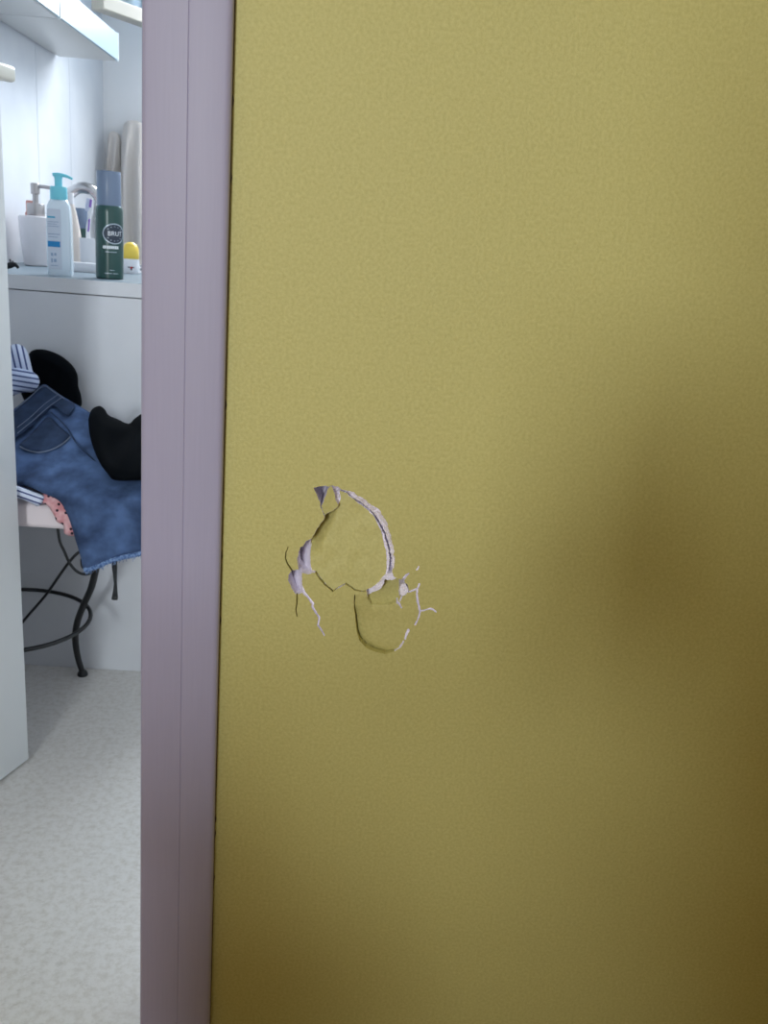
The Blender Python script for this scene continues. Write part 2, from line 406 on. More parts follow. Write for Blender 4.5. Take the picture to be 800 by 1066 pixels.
FLAP = z8([(392, 150), (440, 172), (480, 203), (520, 238), (560, 268), (606, 308), (636, 358), (660, 410), (676, 470), (690, 530), (698, 590), (696, 640), (690, 672), (655, 705), (640, 735), (600, 752), (572, 768),
           (540, 774), (490, 764), (460, 742), (432, 726), (390, 745), (350, 770), (300, 730), (265, 690), (240, 655), (213, 650), (205, 620), (200, 560), (202, 500), (205, 440), (215, 435), (240, 388), (272, 340), (297, 303),
           (348, 268), (385, 230), (395, 190), (388, 160)])
OPEN = z8([(230, 112), (262, 100), (296, 99), (320, 106), (345, 94), (382, 106), (402, 122), (440, 130), (482, 139), (510, 164), (552, 184), (592, 219), (645, 250), (668, 286), (697, 332), (706, 376), (720, 420),
           (737, 500), (745, 560), (738, 620), (728, 655), (736, 672), (690, 690), (655, 705), (640, 735), (600, 752), (572, 768),
           (540, 770), (490, 760), (460, 738), (432, 721), (390, 740), (350, 765), (302, 726), (268, 686), (243, 653), (213, 655), (190, 664), (150, 652), (152, 700), (152, 738), (168, 768), (160, 781), (115, 788),
           (98, 770), (80, 742), (66, 700), (68, 668), (88, 640), (132, 636), (126, 610), (120, 566), (134, 520), (143, 490), (158, 486), (180, 452), (205, 438), (215, 433), (240, 385), (270, 338), (296, 302),
           (284, 270), (270, 228), (261, 190), (244, 150)])
SLIV = z8([(322, 110), (342, 100), (356, 132), (366, 180), (372, 200), (384, 222), (372, 248), (348, 266), (310, 284), (296, 300), (284, 270), (272, 232)])
LOBA = z8([(205, 438), (180, 452), (158, 486), (143, 490), (134, 520), (120, 566), (126, 610), (132, 636), (150, 652), (190, 664), (213, 655), (205, 620), (200, 560), (202, 500)])
LOBB = z8([(88, 640), (132, 636), (150, 652), (152, 700), (152, 738), (168, 768), (160, 781), (115, 788), (98, 770), (80, 742), (66, 700), (68, 668)])
RIMC = z8([(398, 150), (440, 168), (490, 208), (530, 235), (600, 290), (652, 360), (688, 440), (712, 520), (722, 580), (720, 640), (712, 668)])
LOW = z9([(163, 252), (200, 238), (255, 198), (285, 165), (318, 160), (345, 176), (380, 160), (415, 166), (440, 172), (446, 195), (470, 210), (478, 268), (432, 300), (412, 292), (400, 340), (330, 368), (262, 372), (200, 370), (172, 322)])
CHIP = z9([(420, 206), (455, 203), (470, 225), (476, 268), (432, 298), (408, 286), (412, 240)])
MOON = z9([(72, 286), (66, 380), (76, 440), (80, 500), (88, 560), (108, 628), (158, 684), (228, 714), (310, 730), (390, 702), (415, 682), (440, 640), (458, 606), (476, 558), (528, 510), (556, 450), (566, 410), (548, 335), (540, 275), (478, 268), (412, 292), (400, 340), (330, 368), (262, 372), (200, 370), (172, 322), (120, 300)])

CR = [  # (polyline, half width in mm at start, end, depth mm)
    (z8([(62, 490), (48, 525), (45, 560), (58, 595), (88, 640)]), 0.3, 0.6, 5.0),
    (z5([(118, 548), (118, 590), (112, 618), (118, 646)]), 0.7, 0.35, 5.0),
    (z5([(146, 546), (165, 570), (184, 594), (180, 606), (196, 630), (211, 652), (205, 684), (218, 702), (231, 725)]), 1.3, 0.5, 3.0),
    (z9([(432, 186), (444, 160), (462, 136), (480, 124)]), 1.5, 0.5, 4.0),
    (z9([(536, 98), (548, 88), (554, 72)]), 0.5, 0.8, 1.2),
    (z9([(486, 262), (515, 250), (544, 240), (552, 222), (558, 206)]), 0.8, 0.8, 2.0),
    (z9([(544, 240), (540, 275), (545, 330), (556, 372), (564, 408), (558, 448), (545, 480), (528, 512)]), 0.9, 0.8, 2.2),
    (z9([(566, 408), (600, 402), (640, 390), (662, 396), (686, 416)]), 0.8, 0.9, 2.0),
    (z9([(476, 556), (462, 588), (452, 618)]), 1.0, 0.9, 1.8),
    (z9([(440, 640), (428, 662), (412, 684)]), 0.8, 0.7, 1.6),
    (z9([(392, 346), (404, 348), (412, 366), (424, 386)]), 0.9, 0.6, 3.0),
    (z9([(412, 330), (424, 300)]), 0.5, 0.5, 2.0),
    
    (z9([(70, 288), (67, 330), (66, 380), (76, 440), (80, 500), (88, 560), (108, 628), (158, 684), (228, 714), (300, 729)]), 0.3, 0.42, 8.0),
    (z9([(300, 729), (345, 717), (380, 706)]), 0.35, 0.25, 5.0),
    (z8([(238, 652), (262, 690), (300, 732), (350, 772)]), 0.3, 0.55, 7.0),
    (z8([(350, 772), (390, 747), (432, 727), (460, 743), (490, 765), (540, 775), (572, 770)]), 0.28, 0.35, 7.0),
]
TINY = z8([(236, 655), (248, 657)])

RX0, RX1, RZ0, RZ1 = -0.105, 0.105, CAM_H - 0.415, CAM_H - 0.19
CELL = 0.00034
nx = int((RX1 - RX0) / CELL); nz = int((RZ1 - RZ0) / CELL)
gx, gz = np.meshgrid(np.linspace(RX0, RX1, nx + 1), np.linspace(RZ0, RZ1, nz + 1))
def vnoise(x, z, s, seed):
    """value noise on the grid"""
    rng = np.random.RandomState(seed); T = rng.rand(64, 64)
    u = x * s + 200.3; v = z * s + 100.7; iu = np.floor(u).astype(int); iv = np.floor(v).astype(int)
    fu = u - iu; fv = v - iv; fu = fu * fu * (3 - 2 * fu); fv = fv * fv * (3 - 2 * fv)
    g = lambda a, b: T[a % 64, b % 64]
    return (g(iu, iv) * (1 - fu) + g(iu + 1, iv) * fu) * (1 - fv) + (g(iu, iv + 1) * (1 - fu) + g(iu + 1, iv + 1) * fu) * fv - 0.5
fine = vnoise(gx, gz, 900, 1) + 0.6 * vnoise(gx, gz, 2200, 2)
mid = vnoise(gx, gz, 260, 3); low = vnoise(gx, gz, 90, 5)
jag = (mid * 0.9 + fine * 0.35) * 0.0011

def S(poly): return sdf(gx, gz, poly) + jag
mm = 0.001
sO, sF, sS, sA, sB, sL, sM, sC = [S(p) for p in (OPEN, FLAP, SLIV, LOBA, LOBB, LOW, MOON, CHIP)]
pz = lambda px, py: at_y(px, py, WY0).z
zt, zb = pz(345, 505), pz(350, 615)
reg = np.zeros(gx.shape, int)          # 0 paint 1 gypsum 2 flap 3 moon 4 sliver
dep = np.zeros(gx.shape)
# gentle bowing of the board around the blow
dc = np.hypot((gx - 0.005) / 0.085, (gz - (CAM_H - 0.29)) / 0.10)
# flap: hinged along its bottom crack, pushed in at the top
u = np.clip((gz - zb) / (zt - zb), 0, 1)
dF = (1.0 + 14.0 * u ** 0.85) * mm + 3.0 * mm * sstep(0.0, 1.0, (gx - at_y(330, 560, WY0).x) / 0.08) * u + low * 1.4 * mm
dF = dF + 15.0 * mm * sstep(0.013, 0.0, np.abs(sF)) * sstep(0.25, 0.5, u) * sstep(at_y(352, 540, WY0).x, at_y(338, 540, WY0).x, gx)
kF = sF > 0
# rim: broken gypsum between the wall face and the flap
kO = (sO > 0) & ~kF
t = np.clip(sO / (sO + np.maximum(-sF, 0) + 1e-5), 0, 1)
rim = (1.2 * mm + dF * t ** 0.75) + (fine * 1.3 + mid * 2.6) * mm
crk = seg_dist(gx, gz, RIMC, False) + fine * 0.0006 + np.abs(mid) * 0.0016 + np.maximum(low, 0) * 0.0012
rim = rim + np.where(crk < 0.0007 + 0.0012 * (1 - u), 13.0 * mm, 0)
dep = np.where(kF, dF, np.where(kO, rim, dep)); reg = np.where(kF, 2, np.where(kO, 1, reg))
# the two hollows at the left
for s_, xa, xb, dmax in ((sA, 307, 325, 36.0), (sB, 300, 316, 30.0)):
    k = (s_ > 0) & ~kF; a = at_y(xa, 590, WY0).x; b = at_y(xb, 590, WY0).x
    tt = np.clip((gx - a) / (b - a), 0, 1)
    d = (dmax * (1 - tt) ** 0.65 + 1.5) * mm + (fine * 0.5 + mid * 1.2) * mm
    dep = np.where(k, d, dep); reg = np.where(k, 1, reg)
# dark hollow behind the sliver
k = (sO > 0) & (gx < at_y(345, 510, WY0).x) & (gz > pz(330, 540)) & ~kF
dep = np.where(k, (40.0 + mid * 2) * mm, dep)
k = sS > 0
us = np.clip((gz - pz(340, 539)) / (pz(340, 506) - pz(340, 539)), 0, 1)
dep = np.where(k, (3.6 - 3.0 * us) * mm + 2.5 * mm * np.clip((gx - at_y(335, 520, WY0).x) / 0.02, -1, 1), dep); reg = np.where(k, 4, reg)
# the half-moon fragment
kM = (np.maximum(sM, sL + 0.0012 * (gz < pz(398, 620))) > 0) & (sO < 0)
ramp = sstep(pz(380, 618), pz(380, 652), gz)
dM = 5.0 * mm * ramp * sstep(at_y(436, 650, WY0).x, at_y(372, 650, WY0).x, gx) + 0.3 * mm
dM = dM + 5.0 * mm * np.exp(-np.maximum(sM, 0) / 0.0028) * ramp * sstep(at_y(425, 650, WY0).x, at_y(395, 650, WY0).x, gx)
dep = np.where(kM & (reg == 0), np.maximum(dep, dM), dep); reg = np.where(kM & (reg == 0), 3, reg)
kL = (sL > 0) & (reg != 2)
zl0, zl1 = pz(398, 632), pz(398, 603)
ul = np.clip((gz - zl0) / (zl1 - zl0), 0, 1)
dL = np.maximum(dM, 0.3 * mm) + 30.0 * ul ** 0.75 * mm
dep = np.where(kL, np.maximum(dL, 0), dep); reg = np.where(kL, 3, reg)
# gypsum shelf along the upper-left lip and the loose chip at the right of the small hole
LIP = z9([(163, 252), (200, 238), (255, 198), (285, 165), (318, 160), (345, 176), (320, 182), (300, 178), (275, 235), (240, 262), (205, 285), (172, 312)])
sLip = S(LIP); k = sLip > 0
dep = np.where(k, (2.0 + 12.0 * np.clip((at_y(395, 605, WY0).x - gx) / 0.012, 0, 1) ** 1.5) * mm + fine * mm, dep); reg = np.where(k, 1, reg)
LIP2 = z9([(300, 150), (325, 130), (345, 128), (375, 155), (400, 160), (385, 172), (350, 185), (318, 172)])
k = S(LIP2) > 0
dep = np.where(k, 2.2 * mm + fine * mm, dep); reg = np.where(k, 1, reg)
k = sC > 0
dep = np.where(k, 1.0 * mm + (gx - at_y(420, 620, WY0).x) * -0.12 + (fine * 0.6 + mid) * mm, dep); reg = np.where(k, 1, reg)
dep = np.maximum(dep, 0)
# cracks
for pl, w0, w1, dd in CR:
    n = len(pl); best = np.full(gx.shape, 1e9)
    for i in range(n - 1):
        (ax, ay), (bx, by) = pl[i], pl[i + 1]; ex, ey = bx - ax, by - ay
        tt = np.clip(((gx - ax) * ex + (gz - ay) * ey) / (ex * ex + ey * ey + 1e-18), 0, 1)
        w = (w0 + (w1 - w0) * ((i + tt) / (n - 1))) * mm
        best = np.minimum(best, np.hypot(gx - ax - tt * ex, gz - ay - tt * ey) / w)
    best = best + jag / 0.0012
    k = best < 1
    dep = np.where(k, np.maximum(dep, 0) + dd * mm * (1 - np.clip(best, 0, 1) ** (6 if dd > 4.5 else 2)) + 0.3 * mm, dep)
    if dd < 4.5: reg = np.where(k, 1, reg)
edge = np.minimum(np.minimum(gx - RX0, RX1 - gx), np.minimum(gz - RZ0, RZ1 - gz)) < CELL * 1.5
dep = np.where(edge, 0, dep)

wall = bmesh.new()
def quad(p): wall.faces.new([wall.verts.new(q) for q in p])
WXa, WXb = DX1, HX1
for x0, x1, z0, z1 in ((WXa, RX0, 0, CH), (RX1, WXb, 0, CH), (RX0, RX1, 0, RZ0), (RX0, RX1, RZ1, CH)):
    quad([(x0, WY0, z0), (x1, WY0, z0), (x1, WY0, z1), (x0, WY0, z1)])
me = bpy.data.meshes.new('wall_front'); wall.to_mesh(me); wall.free()
wf = struct(link('wall_front', me, M_YEL), 'mustard yellow partition wall with a broken hole in it')
bm = bmesh.new()
box(bm, WXa, WXb, WY0 + 0.06, WY1, 0, CH); box(bm, HX0, DX0, WY0 + 0.02, WY1, 0, CH); box(bm, DX0, DX1, WY0 + 0.02, WY1, DH, CH)
struct(from_bm('wall_front', bm, M_WALLW), 'bathroom side of the partition and the wall over the doorway')

bm = bmesh.new(); box(bm, HX0, DX0, WY0, WY0 + 0.02, 0, CH); box(bm, DX0, DX1, WY0, WY0 + 0.02, DH, CH)
struct(from_bm('wall_front', bm, M_YEL), 'yellow wall left of and above the doorway')

fr = np.stack([reg[:-1, :-1], reg[1:, :-1], reg[:-1, 1:], reg[1:, 1:]], -1)
dq = np.stack([dep[:-1, :-1], dep[1:, :-1], dep[:-1, 1:], dep[1:, 1:]], -1)
steep = (dq.max(-1) - dq.min(-1)) > 1.1 * mm
same = (fr.max(-1) == fr.min(-1))
fid = np.where(same, fr[..., 0], 1)
fid = np.where((fr.min(-1) == 0) & ~steep & ~same, 0, fid)
fid = np.where(steep & ~same, 1, fid)
zc = (gz[:-1, :-1] < pz(398, 622)); xc = gx[:-1, :-1] < at_y(412, 660, WY0).x
only03 = ((fr == 0) | (fr == 3)).all(-1)
fid = np.where(only03 & zc & xc & ~same, 3, fid)
idx = np.arange((nx + 1) * (nz + 1)).reshape(nz + 1, nx + 1)
allv = np.stack([gx.ravel(), WY0 + dep.ravel(), gz.ravel()], 1)
quads = np.stack([idx[:-1, :-1], idx[:-1, 1:], idx[1:, 1:], idx[1:, :-1]], -1)
def region_obj(name, rid, m, smooth):
    q = quads[fid == rid]; used, inv = np.unique(q.ravel(), return_inverse=True)
    me = bpy.data.meshes.new(name); n = len(q)
    me.vertices.add(len(used)); me.vertices.foreach_set('co', allv[used].astype(np.float32).ravel())
    me.loops.add(n * 4); me.loops.foreach_set('vertex_index', inv.astype(np.int32).ravel())
    me.polygons.add(n); me.polygons.foreach_set('loop_start', np.arange(0, n * 4, 4, dtype=np.int32))
    me.polygons.foreach_set('use_smooth', np.full(n, smooth))
    me.update(calc_edges=True)
    return link(name, me, m, wf)
region_obj('painted_face', 0, M_YEL, False)
tag(region_obj('torn_gypsum_edge', 1, M_GYP, False), 'pale lilac torn plaster edges and cracks around the hole')
tag(region_obj('pushed_in_flap', 2, M_YEL, True), 'large yellow plasterboard flap pushed into the wall')
tag(region_obj('half_moon_fragment', 3, M_YEL, True), 'rounded lower fragment tilted into the wall')
tag(region_obj('paper_sliver', 4, M_YEL, True), 'narrow torn yellow sliver at the top of the hole')

# ------------------------------------------------------------------ door casing
def prism(name, prof, z0, z1, m, parent=None, shear=0.0):
    """profile in x,y extruded upwards; shear moves x by shear*(z-z0)"""
    vs = [(x, y, z0) for x, y in prof] + [(x + (shear * (z1 - z0) if x < prof[0][0] + 0.02 else 0.0), y, z1) for x, y in prof]; n = len(prof)
    fs = [(i, (i + 1) % n, n + (i + 1) % n, n + i) for i in range(n)] + [tuple(reversed(range(n))), tuple(range(n, 2 * n))]
    bm = bmesh.new(); bv = [bm.verts.new(v) for v in vs]
    for f in fs: bm.faces.new([bv[i] for i in f])
    return sharp(from_bm(name, bm, m, parent), 25)
CF = 0.788
xl0, xl1 = at_y(145, 1066, CF), at_y(146.5, 0, CF)
xr0, xr1 = at_y(217, 1066, CF), at_y(242, 0, CF)
xm0, xm1 = at_y(185.5, 1000, CF), at_y(196.5, 0, CF)
shl = (xl1.x - xl0.x) / (xl1.z - xl0.z); XL = xl0.x - shl * xl0.z
XR = (xr0.x + xr1.x) / 2; XM = (xm0.x + xm1.x) / 2
def arc(cx, cy, r, a0, a1, n=6):
    return [(cx + r * cos(radians(a0 + (a1 - a0) * i / n)), cy + r * sin(radians(a0 + (a1 - a0) * i / n))) for i in range(n + 1)]
tc_ = struct(thing('trim_1', 'lavender painted door casing between bathroom and yellow wall', 'door casing'))
del tc_['category']
inner = [(XL + 0.0002, WY1 + 0.01)] + arc(XL + 0.005, CF + 0.0052, 0.005, 180, 270) + [(XM - 0.0004, CF + 0.0002), (XM, CF + 0.0007), (XM, WY1 + 0.01)]
prism('jamb_board', inner, 0, DH, M_TRIM, tc_, shl)
outer = [(XM, WY0 + 0.02), (XM, CF + 0.0007), (XM + 0.0006, CF + 0.0001), (XM + 0.002, CF)] + [(XR - 0.006, CF)] + arc(XR - 0.0045, CF + 0.0055, 0.0052, 270, 345) + [(XR, WY0 + 0.0004), (XR, WY0 + 0.02)]
# keep the outer board in front of the wall only
outer = [(x, min(y, WY0)) for x, y in outer]
prism('architrave_board', outer, 0, DH + 0.07, M_TRIM, tc_)
# thin uneven line of filler where the casing meets the wall
bm = bmesh.new(); random.seed(9); zz = 0.0; prev = None
while zz < DH:
    w = 0.0004 + 0.0005 * (noise.noise(Vector((zz * 22, 1.3, 0))) + 0.4) + (0.0010 if random.random() < 0.03 else 0)
    c = [bm.verts.new((XR - 0.0004, WY0 - 0.0001, zz)), bm.verts.new((XR - 0.0004, WY0 - 0.0022, zz)), bm.verts.new((XR + max(w, 0.0004), WY0 - 0.0004, zz)), bm.verts.new((XR + max(w, 0.0004), WY0 - 0.00005, zz))]
    if prev:
        for i in range(4): bm.faces.new([prev[i], prev[(i + 1) % 4], c[(i + 1) % 4], c[i]])
    prev = c; zz += 0.006
from_bm('filler_line', bm, M_GAP, tc_)
# head casing and hinge-side casing (out of the picture, above and to the left)
box_obj('head_board', DX0 - 0.07, XM, CF, WY0, DH, DH + 0.07, M_TRIM, tc_)
box_obj('hinge_board', DX0 - 0.07, DX0 + 0.012, CF, WY0, 0, DH, M_TRIM, tc_)

# ------------------------------------------------------------------ door leaf
pf = at_z(30, 790, 0.006); pn = at_z(0, 813, 0.006)
ddir = (pf - pn).normalized(); dnor = Vector((ddir.y, -ddir.x, 0))     # towards the opening
DL = (pf.y - 0.895) / ddir.y
door = struct(thing('door_1', 'white bathroom door standing open into the bathroom', 'door', (pf.x, pf.y, 0)))
del door['category']
ang = math.atan2(ddir.y, ddir.x); door.rotation_euler = (0, 0, ang)     # local +x = towards the free edge, local -y = visible face
box_obj('door_leaf', -DL, 0, 0, 0.038, 0.006, 2.0, M_DOOR, door, 0.0015, 2)
hz = at_y(8, 75, 1.285).z
hd = lathe('rosette', [(0.024, 0), (0.026, 0.002), (0.025, 0.007), (0.0, 0.0075)], M_HANDLE, door)
hd.rotation_euler = (pi / 2, 0, 0); hd.location = (-0.055, 0, hz)
bm = bmesh.new(); box(bm, -0.064, -0.046, -0.060, -0.004, hz - 0.009, hz + 0.009, 0.004, 3); box(bm, -0.165, -0.043, -0.062, -0.046, hz - 0.010, hz + 0.010, 0.005, 3)
sharp(from_bm('lever', bm, M_HANDLE, door))
for z in (0.25, 1.75):
    tube('hinge', [(-DL + 0.0, -0.006, z - 0.04), (-DL + 0.0, -0.006, z + 0.04)], 0.007, M_SATIN, door, sub=1)

# ------------------------------------------------------------------ bathroom window with one leaf swung open
win = struct(thing('window_1', 'high bathroom window with one leaf swung open inwards', 'window', (0, 0, 0)))
del win['category']
for n_, a in (('window_frame', (WX0, WX1, WZ0, WZ0 + 0.045)), ('window_frame', (WX0, WX1, WZ1 - 0.045, WZ1)), ('window_frame', (WX0, WX0 + 0.04, WZ0 + 0.045, WZ1 - 0.045)),
              ('window_frame', (WX1 - 0.04, WX1, WZ0 + 0.045, WZ1 - 0.045)), ('window_frame', (-0.05, 0.0, WZ0 + 0.045, WZ1 - 0.045))):
    box_obj(n_, a[0], a[1], FY + 0.03, FY + 0.08, a[2], a[3], M_SASH, win, 0.003, 1)
box_obj('pane', 0.0, WX1 - 0.04, FY + 0.05, FY + 0.054, WZ0 + 0.045, WZ1 - 0.045, M_PANE, win)
hg = Vector((-0.535, 2.975, 0)); fe = at_z(101, 10, WZ0 + 0.0); fe.z = 0
sash = bpy.data.objects.new('open_leaf', None); COL.objects.link(sash); sash.parent = win
d = (fe - hg); SL = d.length; sash.location = hg; sash.rotation_euler = (0, 0, math.atan2(d.y, d.x)); sash['label'] = 'window leaf standing open into the room'
z0, z1, t_ = WZ0, WZ1 - 0.04, 0.022
box_obj('rail', 0, SL, -t_, t_, z0, z0 + 0.036, M_SASH, sash, 0.003, 1); box_obj('rail', 0, SL, -t_, t_, z1 - 0.036, z1, M_SASH, sash, 0.003, 1)
box_obj('stile', 0, 0.05, -t_, t_, z0 + 0.036, z1 - 0.036, M_SASH, sash, 0.003, 1); box_obj('stile', SL - 0.05, SL, -t_, t_, z0 + 0.036, z1 - 0.036, M_SASH, sash, 0.003, 1)
box_obj('pane', 0.05, SL - 0.05, -0.003, 0.003, z0 + 0.036, z1 - 0.036, M_PANE, sash)

# ------------------------------------------------------------------ wall boxes with glass fronts
ZB = 1.307
yA, yB = 2.122, 2.567; xb = LX + 0.006; xf = -0.690
def wall_box(y0, y1, label):
    t = thing('wall_cabinet', label, 'wall cabinet', (0, 0, 0), 0, 'glass fronted wall boxes')
    box_obj('body', xb, xf - 0.006, y0 + 0.001, y1 - 0.001, ZB, ZB + 0.066, M_SHELF, t, 0.002, 2)
    box_obj('glass_front', xf - 0.006, xf, y0 + 0.002, y1, ZB + 0.002, ZB + 0.066, M_GLASSF, t, 0.001, 1)
    box_obj('bright_edge', xf - 0.007, xf + 0.0015, y1 - 0.004, y1 + 0.002, ZB, ZB + 0.068, M_EDGE, t, 0.001, 1)
    box_obj('back_rail', LX + 0.0003, xb, y0 + 0.02, y1 - 0.01, ZB + 0.015, ZB + 0.05, M_SHELF, t)
    return t
wall_box(yA, yB, 'far white wall box with pale blue glass front, above the bottles')
wall_box(yA - 0.46, yA - 0.003, 'near white wall box with glass front, cut by the top picture edge')

# ------------------------------------------------------------------ vanity
VZ, VY0, VY1, VX = 0.795, 1.72, 2.70, -0.24
van = thing('vanity_cabinet', 'white bathroom vanity unit whose plain side faces the doorway', 'vanity', (0, 0, 0))
box_obj('side_panel', LX + 0.001, VX + 0.012, VY0 - 0.001, VY0 + 0.022, 0.0, VZ - 0.0275, M_VAN, van, 0.001, 1)
box_obj('side_panel', LX + 0.001, VX + 0.012, VY1 - 0.022, VY1 - 0.003, 0.0, VZ - 0.030, M_VAN, van, 0.001, 1)
box_obj('back_panel', LX + 0.001, LX + 0.012, VY0 + 0.022, VY1 - 0.022, 0.05, VZ - 0.030, M_VAN, van)
box_obj('plinth', VX - 0.05, VX - 0.035, VY0 + 0.022, VY1 - 0.022, 0.0, 0.08, M_VAN, van)
for a, b in ((VY0 + 0.024, (VY0 + VY1) / 2 - 0.001), ((VY0 + VY1) / 2 + 0.001, VY1 - 0.024)):
    dr = box_obj('door', VX - 0.006, VX + 0.012, a, b, 0.085, VZ - 0.034, M_VAN, van, 0.001, 1)
    yk = b - 0.03 if a < 2 else a + 0.03
    tube('handle', [(VX + 0.012, yk, 0.6), (VX + 0.035, yk, 0.61), (VX + 0.035, yk, 0.70), (VX + 0.012, yk, 0.71)], 0.005, M_SATIN, dr, sub=4)
# worktop with a round basin cut into it
BC = (-0.575, 2.36); BR = 0.125
N = 40; hole = [Vector((BC[0] + BR * cos(2 * pi * k / N), BC[1] + BR * sin(2 * pi * k / N))) for k in range(N)]
rect = [Vector((LX + 0.001, VY0)), Vector((VX, VY0)), Vector((VX, VY1)), Vector((LX + 0.001, VY1))]
vo, eo, fo, _, _, _ = delaunay_2d_cdt(rect + hole, [], [[0, 1, 2, 3], list(range(4, 4 + N))], 0, 1e-6)
bm = bmesh.new(); tv = [bm.verts.new((v.x, v.y, VZ)) for v in vo]; bv = [bm.verts.new((v.x, v.y, VZ - 0.026)) for v in vo]
for f in fo:
    c = sum((vo[i] for i in f), Vector((0, 0))) / len(f)
    if (c - Vector(BC)).length < BR * 0.98: continue
    bm.faces.new([tv[i] for i in f]); bm.faces.new([bv[i] for i in reversed(f)])
for e in list(bm.edges):
    if len(e.link_faces) == 1 and abs(e.verts[0].co.z - VZ) < 1e-6:
        i, j = tv.index(e.verts[0]), tv.index(e.verts[1]); bm.faces.new([tv[i], tv[j], bv[j], bv[i]])
wt = tag(from_bm('worktop', bm, M_VANTOP, van), 'blue-grey worktop')
box_obj('edge_band', LX + 0.001, VX, VY0 - 0.0025, VY0 - 0.0002, VZ - 0.026, VZ - 0.0002, M_BANDE, wt, 0.0006, 1)
box_obj('edge_band', VX + 0.0002, VX + 0.0025, VY0 - 0.0025, VY1, VZ - 0.026, VZ - 0.0002, M_BANDE, wt, 0.0006, 1)
lathe('basin', [(0.02, -0.115), (0.07, -0.108), (0.105, -0.07), (0.122, -0.01), (0.127, 0.003), (0.132, 0.003), (0.134, 0.0), (0.128, -0.012), (0.11, -0.075), (0.074, -0.114), (0.02, -0.121)], M_CERA, van, 40, loc=(BC[0], BC[1], VZ))

# ------------------------------------------------------------------ things on the vanity
def wrap(me_pts, R, base_ang):
    """flat (s, z) -> on a cylinder of radius R, s measured along the arc"""
    return [(R * cos(base_ang + s / R), R * sin(base_ang + s / R), z) for s, z in me_pts]
def patch(name, s0, s1, z0, z1, R, ba, m, parent, th=0.0003, n=10):
    vs, fs = [], []
    for i in range(n + 1):
        s = s0 + (s1 - s0) * i / n
        for z in (z0, z1):
            for r in (R - th, R + th): vs.extend(wrap([(s, z)], r, ba) if r else [])
    for i in range(n):
        a = i * 4; b = a + 4
        fs += [(a + 1, b + 1, b + 3, a + 3), (a, a + 2, b + 2, b), (a, b, b + 1, a + 1), (a + 2, a + 3, b + 3, b + 2)]
    fs += [(0, 1, 3, 2), (n * 4, n * 4 + 2, n * 4 + 3, n * 4 + 1)]
    return from_data(name, vs, fs, m, parent)
def text_on_cyl(name, body, size, R, ba, z, m, parent, s0=0.0):
    c = bpy.data.curves.new(name, 'FONT'); c.body = body; c.size = size; c.align_x = 'CENTER'; c.align_y = 'CENTER'; c.extrude = 0.0
    t = bpy.data.objects.new(name, c); COL.objects.link(t)
    dg = bpy.context.evaluated_depsgraph_get(); me = bpy.data.meshes.new_from_object(t.evaluated_get(dg))
    bpy.data.objects.remove(t)
    for v in me.vertices:
        p = wrap([(v.co.x + s0, v.co.y + z)], R + 0.0006, ba)[0]; v.co = p
    return link(name, me, m, parent)
def ellipse_on_cyl(name, rx, rz, R, ba, s0, z, m, parent, th, n=36, inner=None):
    vs, fs = [], []
    rings = [1.0, 0.75, 0.5, 0.25] if inner is None else [1.0, inner]
    for k in rings:
        for i in range(n):
            a = 2 * pi * i / n; vs.append(wrap([(s0 + rx * k * cos(a), z + rz * k * sin(a))], R + th, ba)[0])
    for j in range(len(rings) - 1):
        for i in range(n):
            i2 = (i + 1) % n; fs.append((j * n + i, j * n + i2, (j + 1) * n + i2, (j + 1) * n + i))
    if inner is None: fs.append(tuple((len(rings) - 1) * n + i for i in range(n)))
    return from_data(name, vs, fs, m, parent)

# green deodorant can with badge
p = at_z(110.5, 290.5, VZ); CANR = 0.0262; ca = math.atan2(-p.y, -p.x)
can = thing('deodorant_can', 'dark green spray can with grey-blue cap and oval badge at the vanity front edge', 'spray can', (p.x, p.y + CANR, VZ))
bodyc = lathe('can_body', [(CANR * 0.9, 0), (CANR, 0.002), (CANR, 0.122), (CANR * 0.985, 0.129), (CANR * 0.93, 0.134), (CANR * 0.88, 0.136)], M_GREEN, can, 48)
lathe('cap', [(0.0225, 0.134), (0.0228, 0.135), (0.0224, 0.196), (0.0216, 0.1985), (0.0, 0.199)], M_CAPG, can, 48)
bs = 0.0100   # badge sits to the right of the facing line
# arc length grows counter-clockwise, seen from outside that is to the right
ellipse_on_cyl('badge', 0.0225, 0.0180, CANR, ca, bs, 0.085, M_BADGE, bodyc, 0.0003)
ellipse_on_cyl('badge_ring', 0.0232, 0.0190, CANR, ca, bs, 0.085, M_SILV, bodyc, 0.0005, inner=0.90)
text_on_cyl('lettering', 'BRUT', 0.0120, CANR, ca, 0.085, M_WHITEP, bodyc, bs + 0.0015)
for a in range(14):
    th = 2 * pi * a / 14 + 0.2
    if abs(sin(th)) < 0.3: continue
    patch('badge_mark', bs + 0.0160 * cos(th) - 0.0010, bs + 0.0160 * cos(th) + 0.0010, 0.085 + 0.0132 * sin(th) - 0.0006, 0.085 + 0.0132 * sin(th) + 0.0006, CANR + 0.0005, ca, M_SILV, bodyc, n=2)
s = -0.0125
for w in (0.0018, 0.0032, 0.0014, 0.0030, 0.0026, 0.0032, 0.0028, 0.0034, 0.0030):
    patch('print_mark', s, s + w, 0.0570, 0.0625, CANR, ca, M_WHITEP, bodyc, n=2); s += w + 0.0007
for z, a, b in ((0.0505, -0.008, 0.014), (0.0165, 0.0, 0.009), (0.0105, -0.010, 0.004), (0.0105, 0.006, 0.016)):
    patch('print_line', a, b, z, z + 0.0011, CANR, ca, M_SILV, bodyc, n=6)

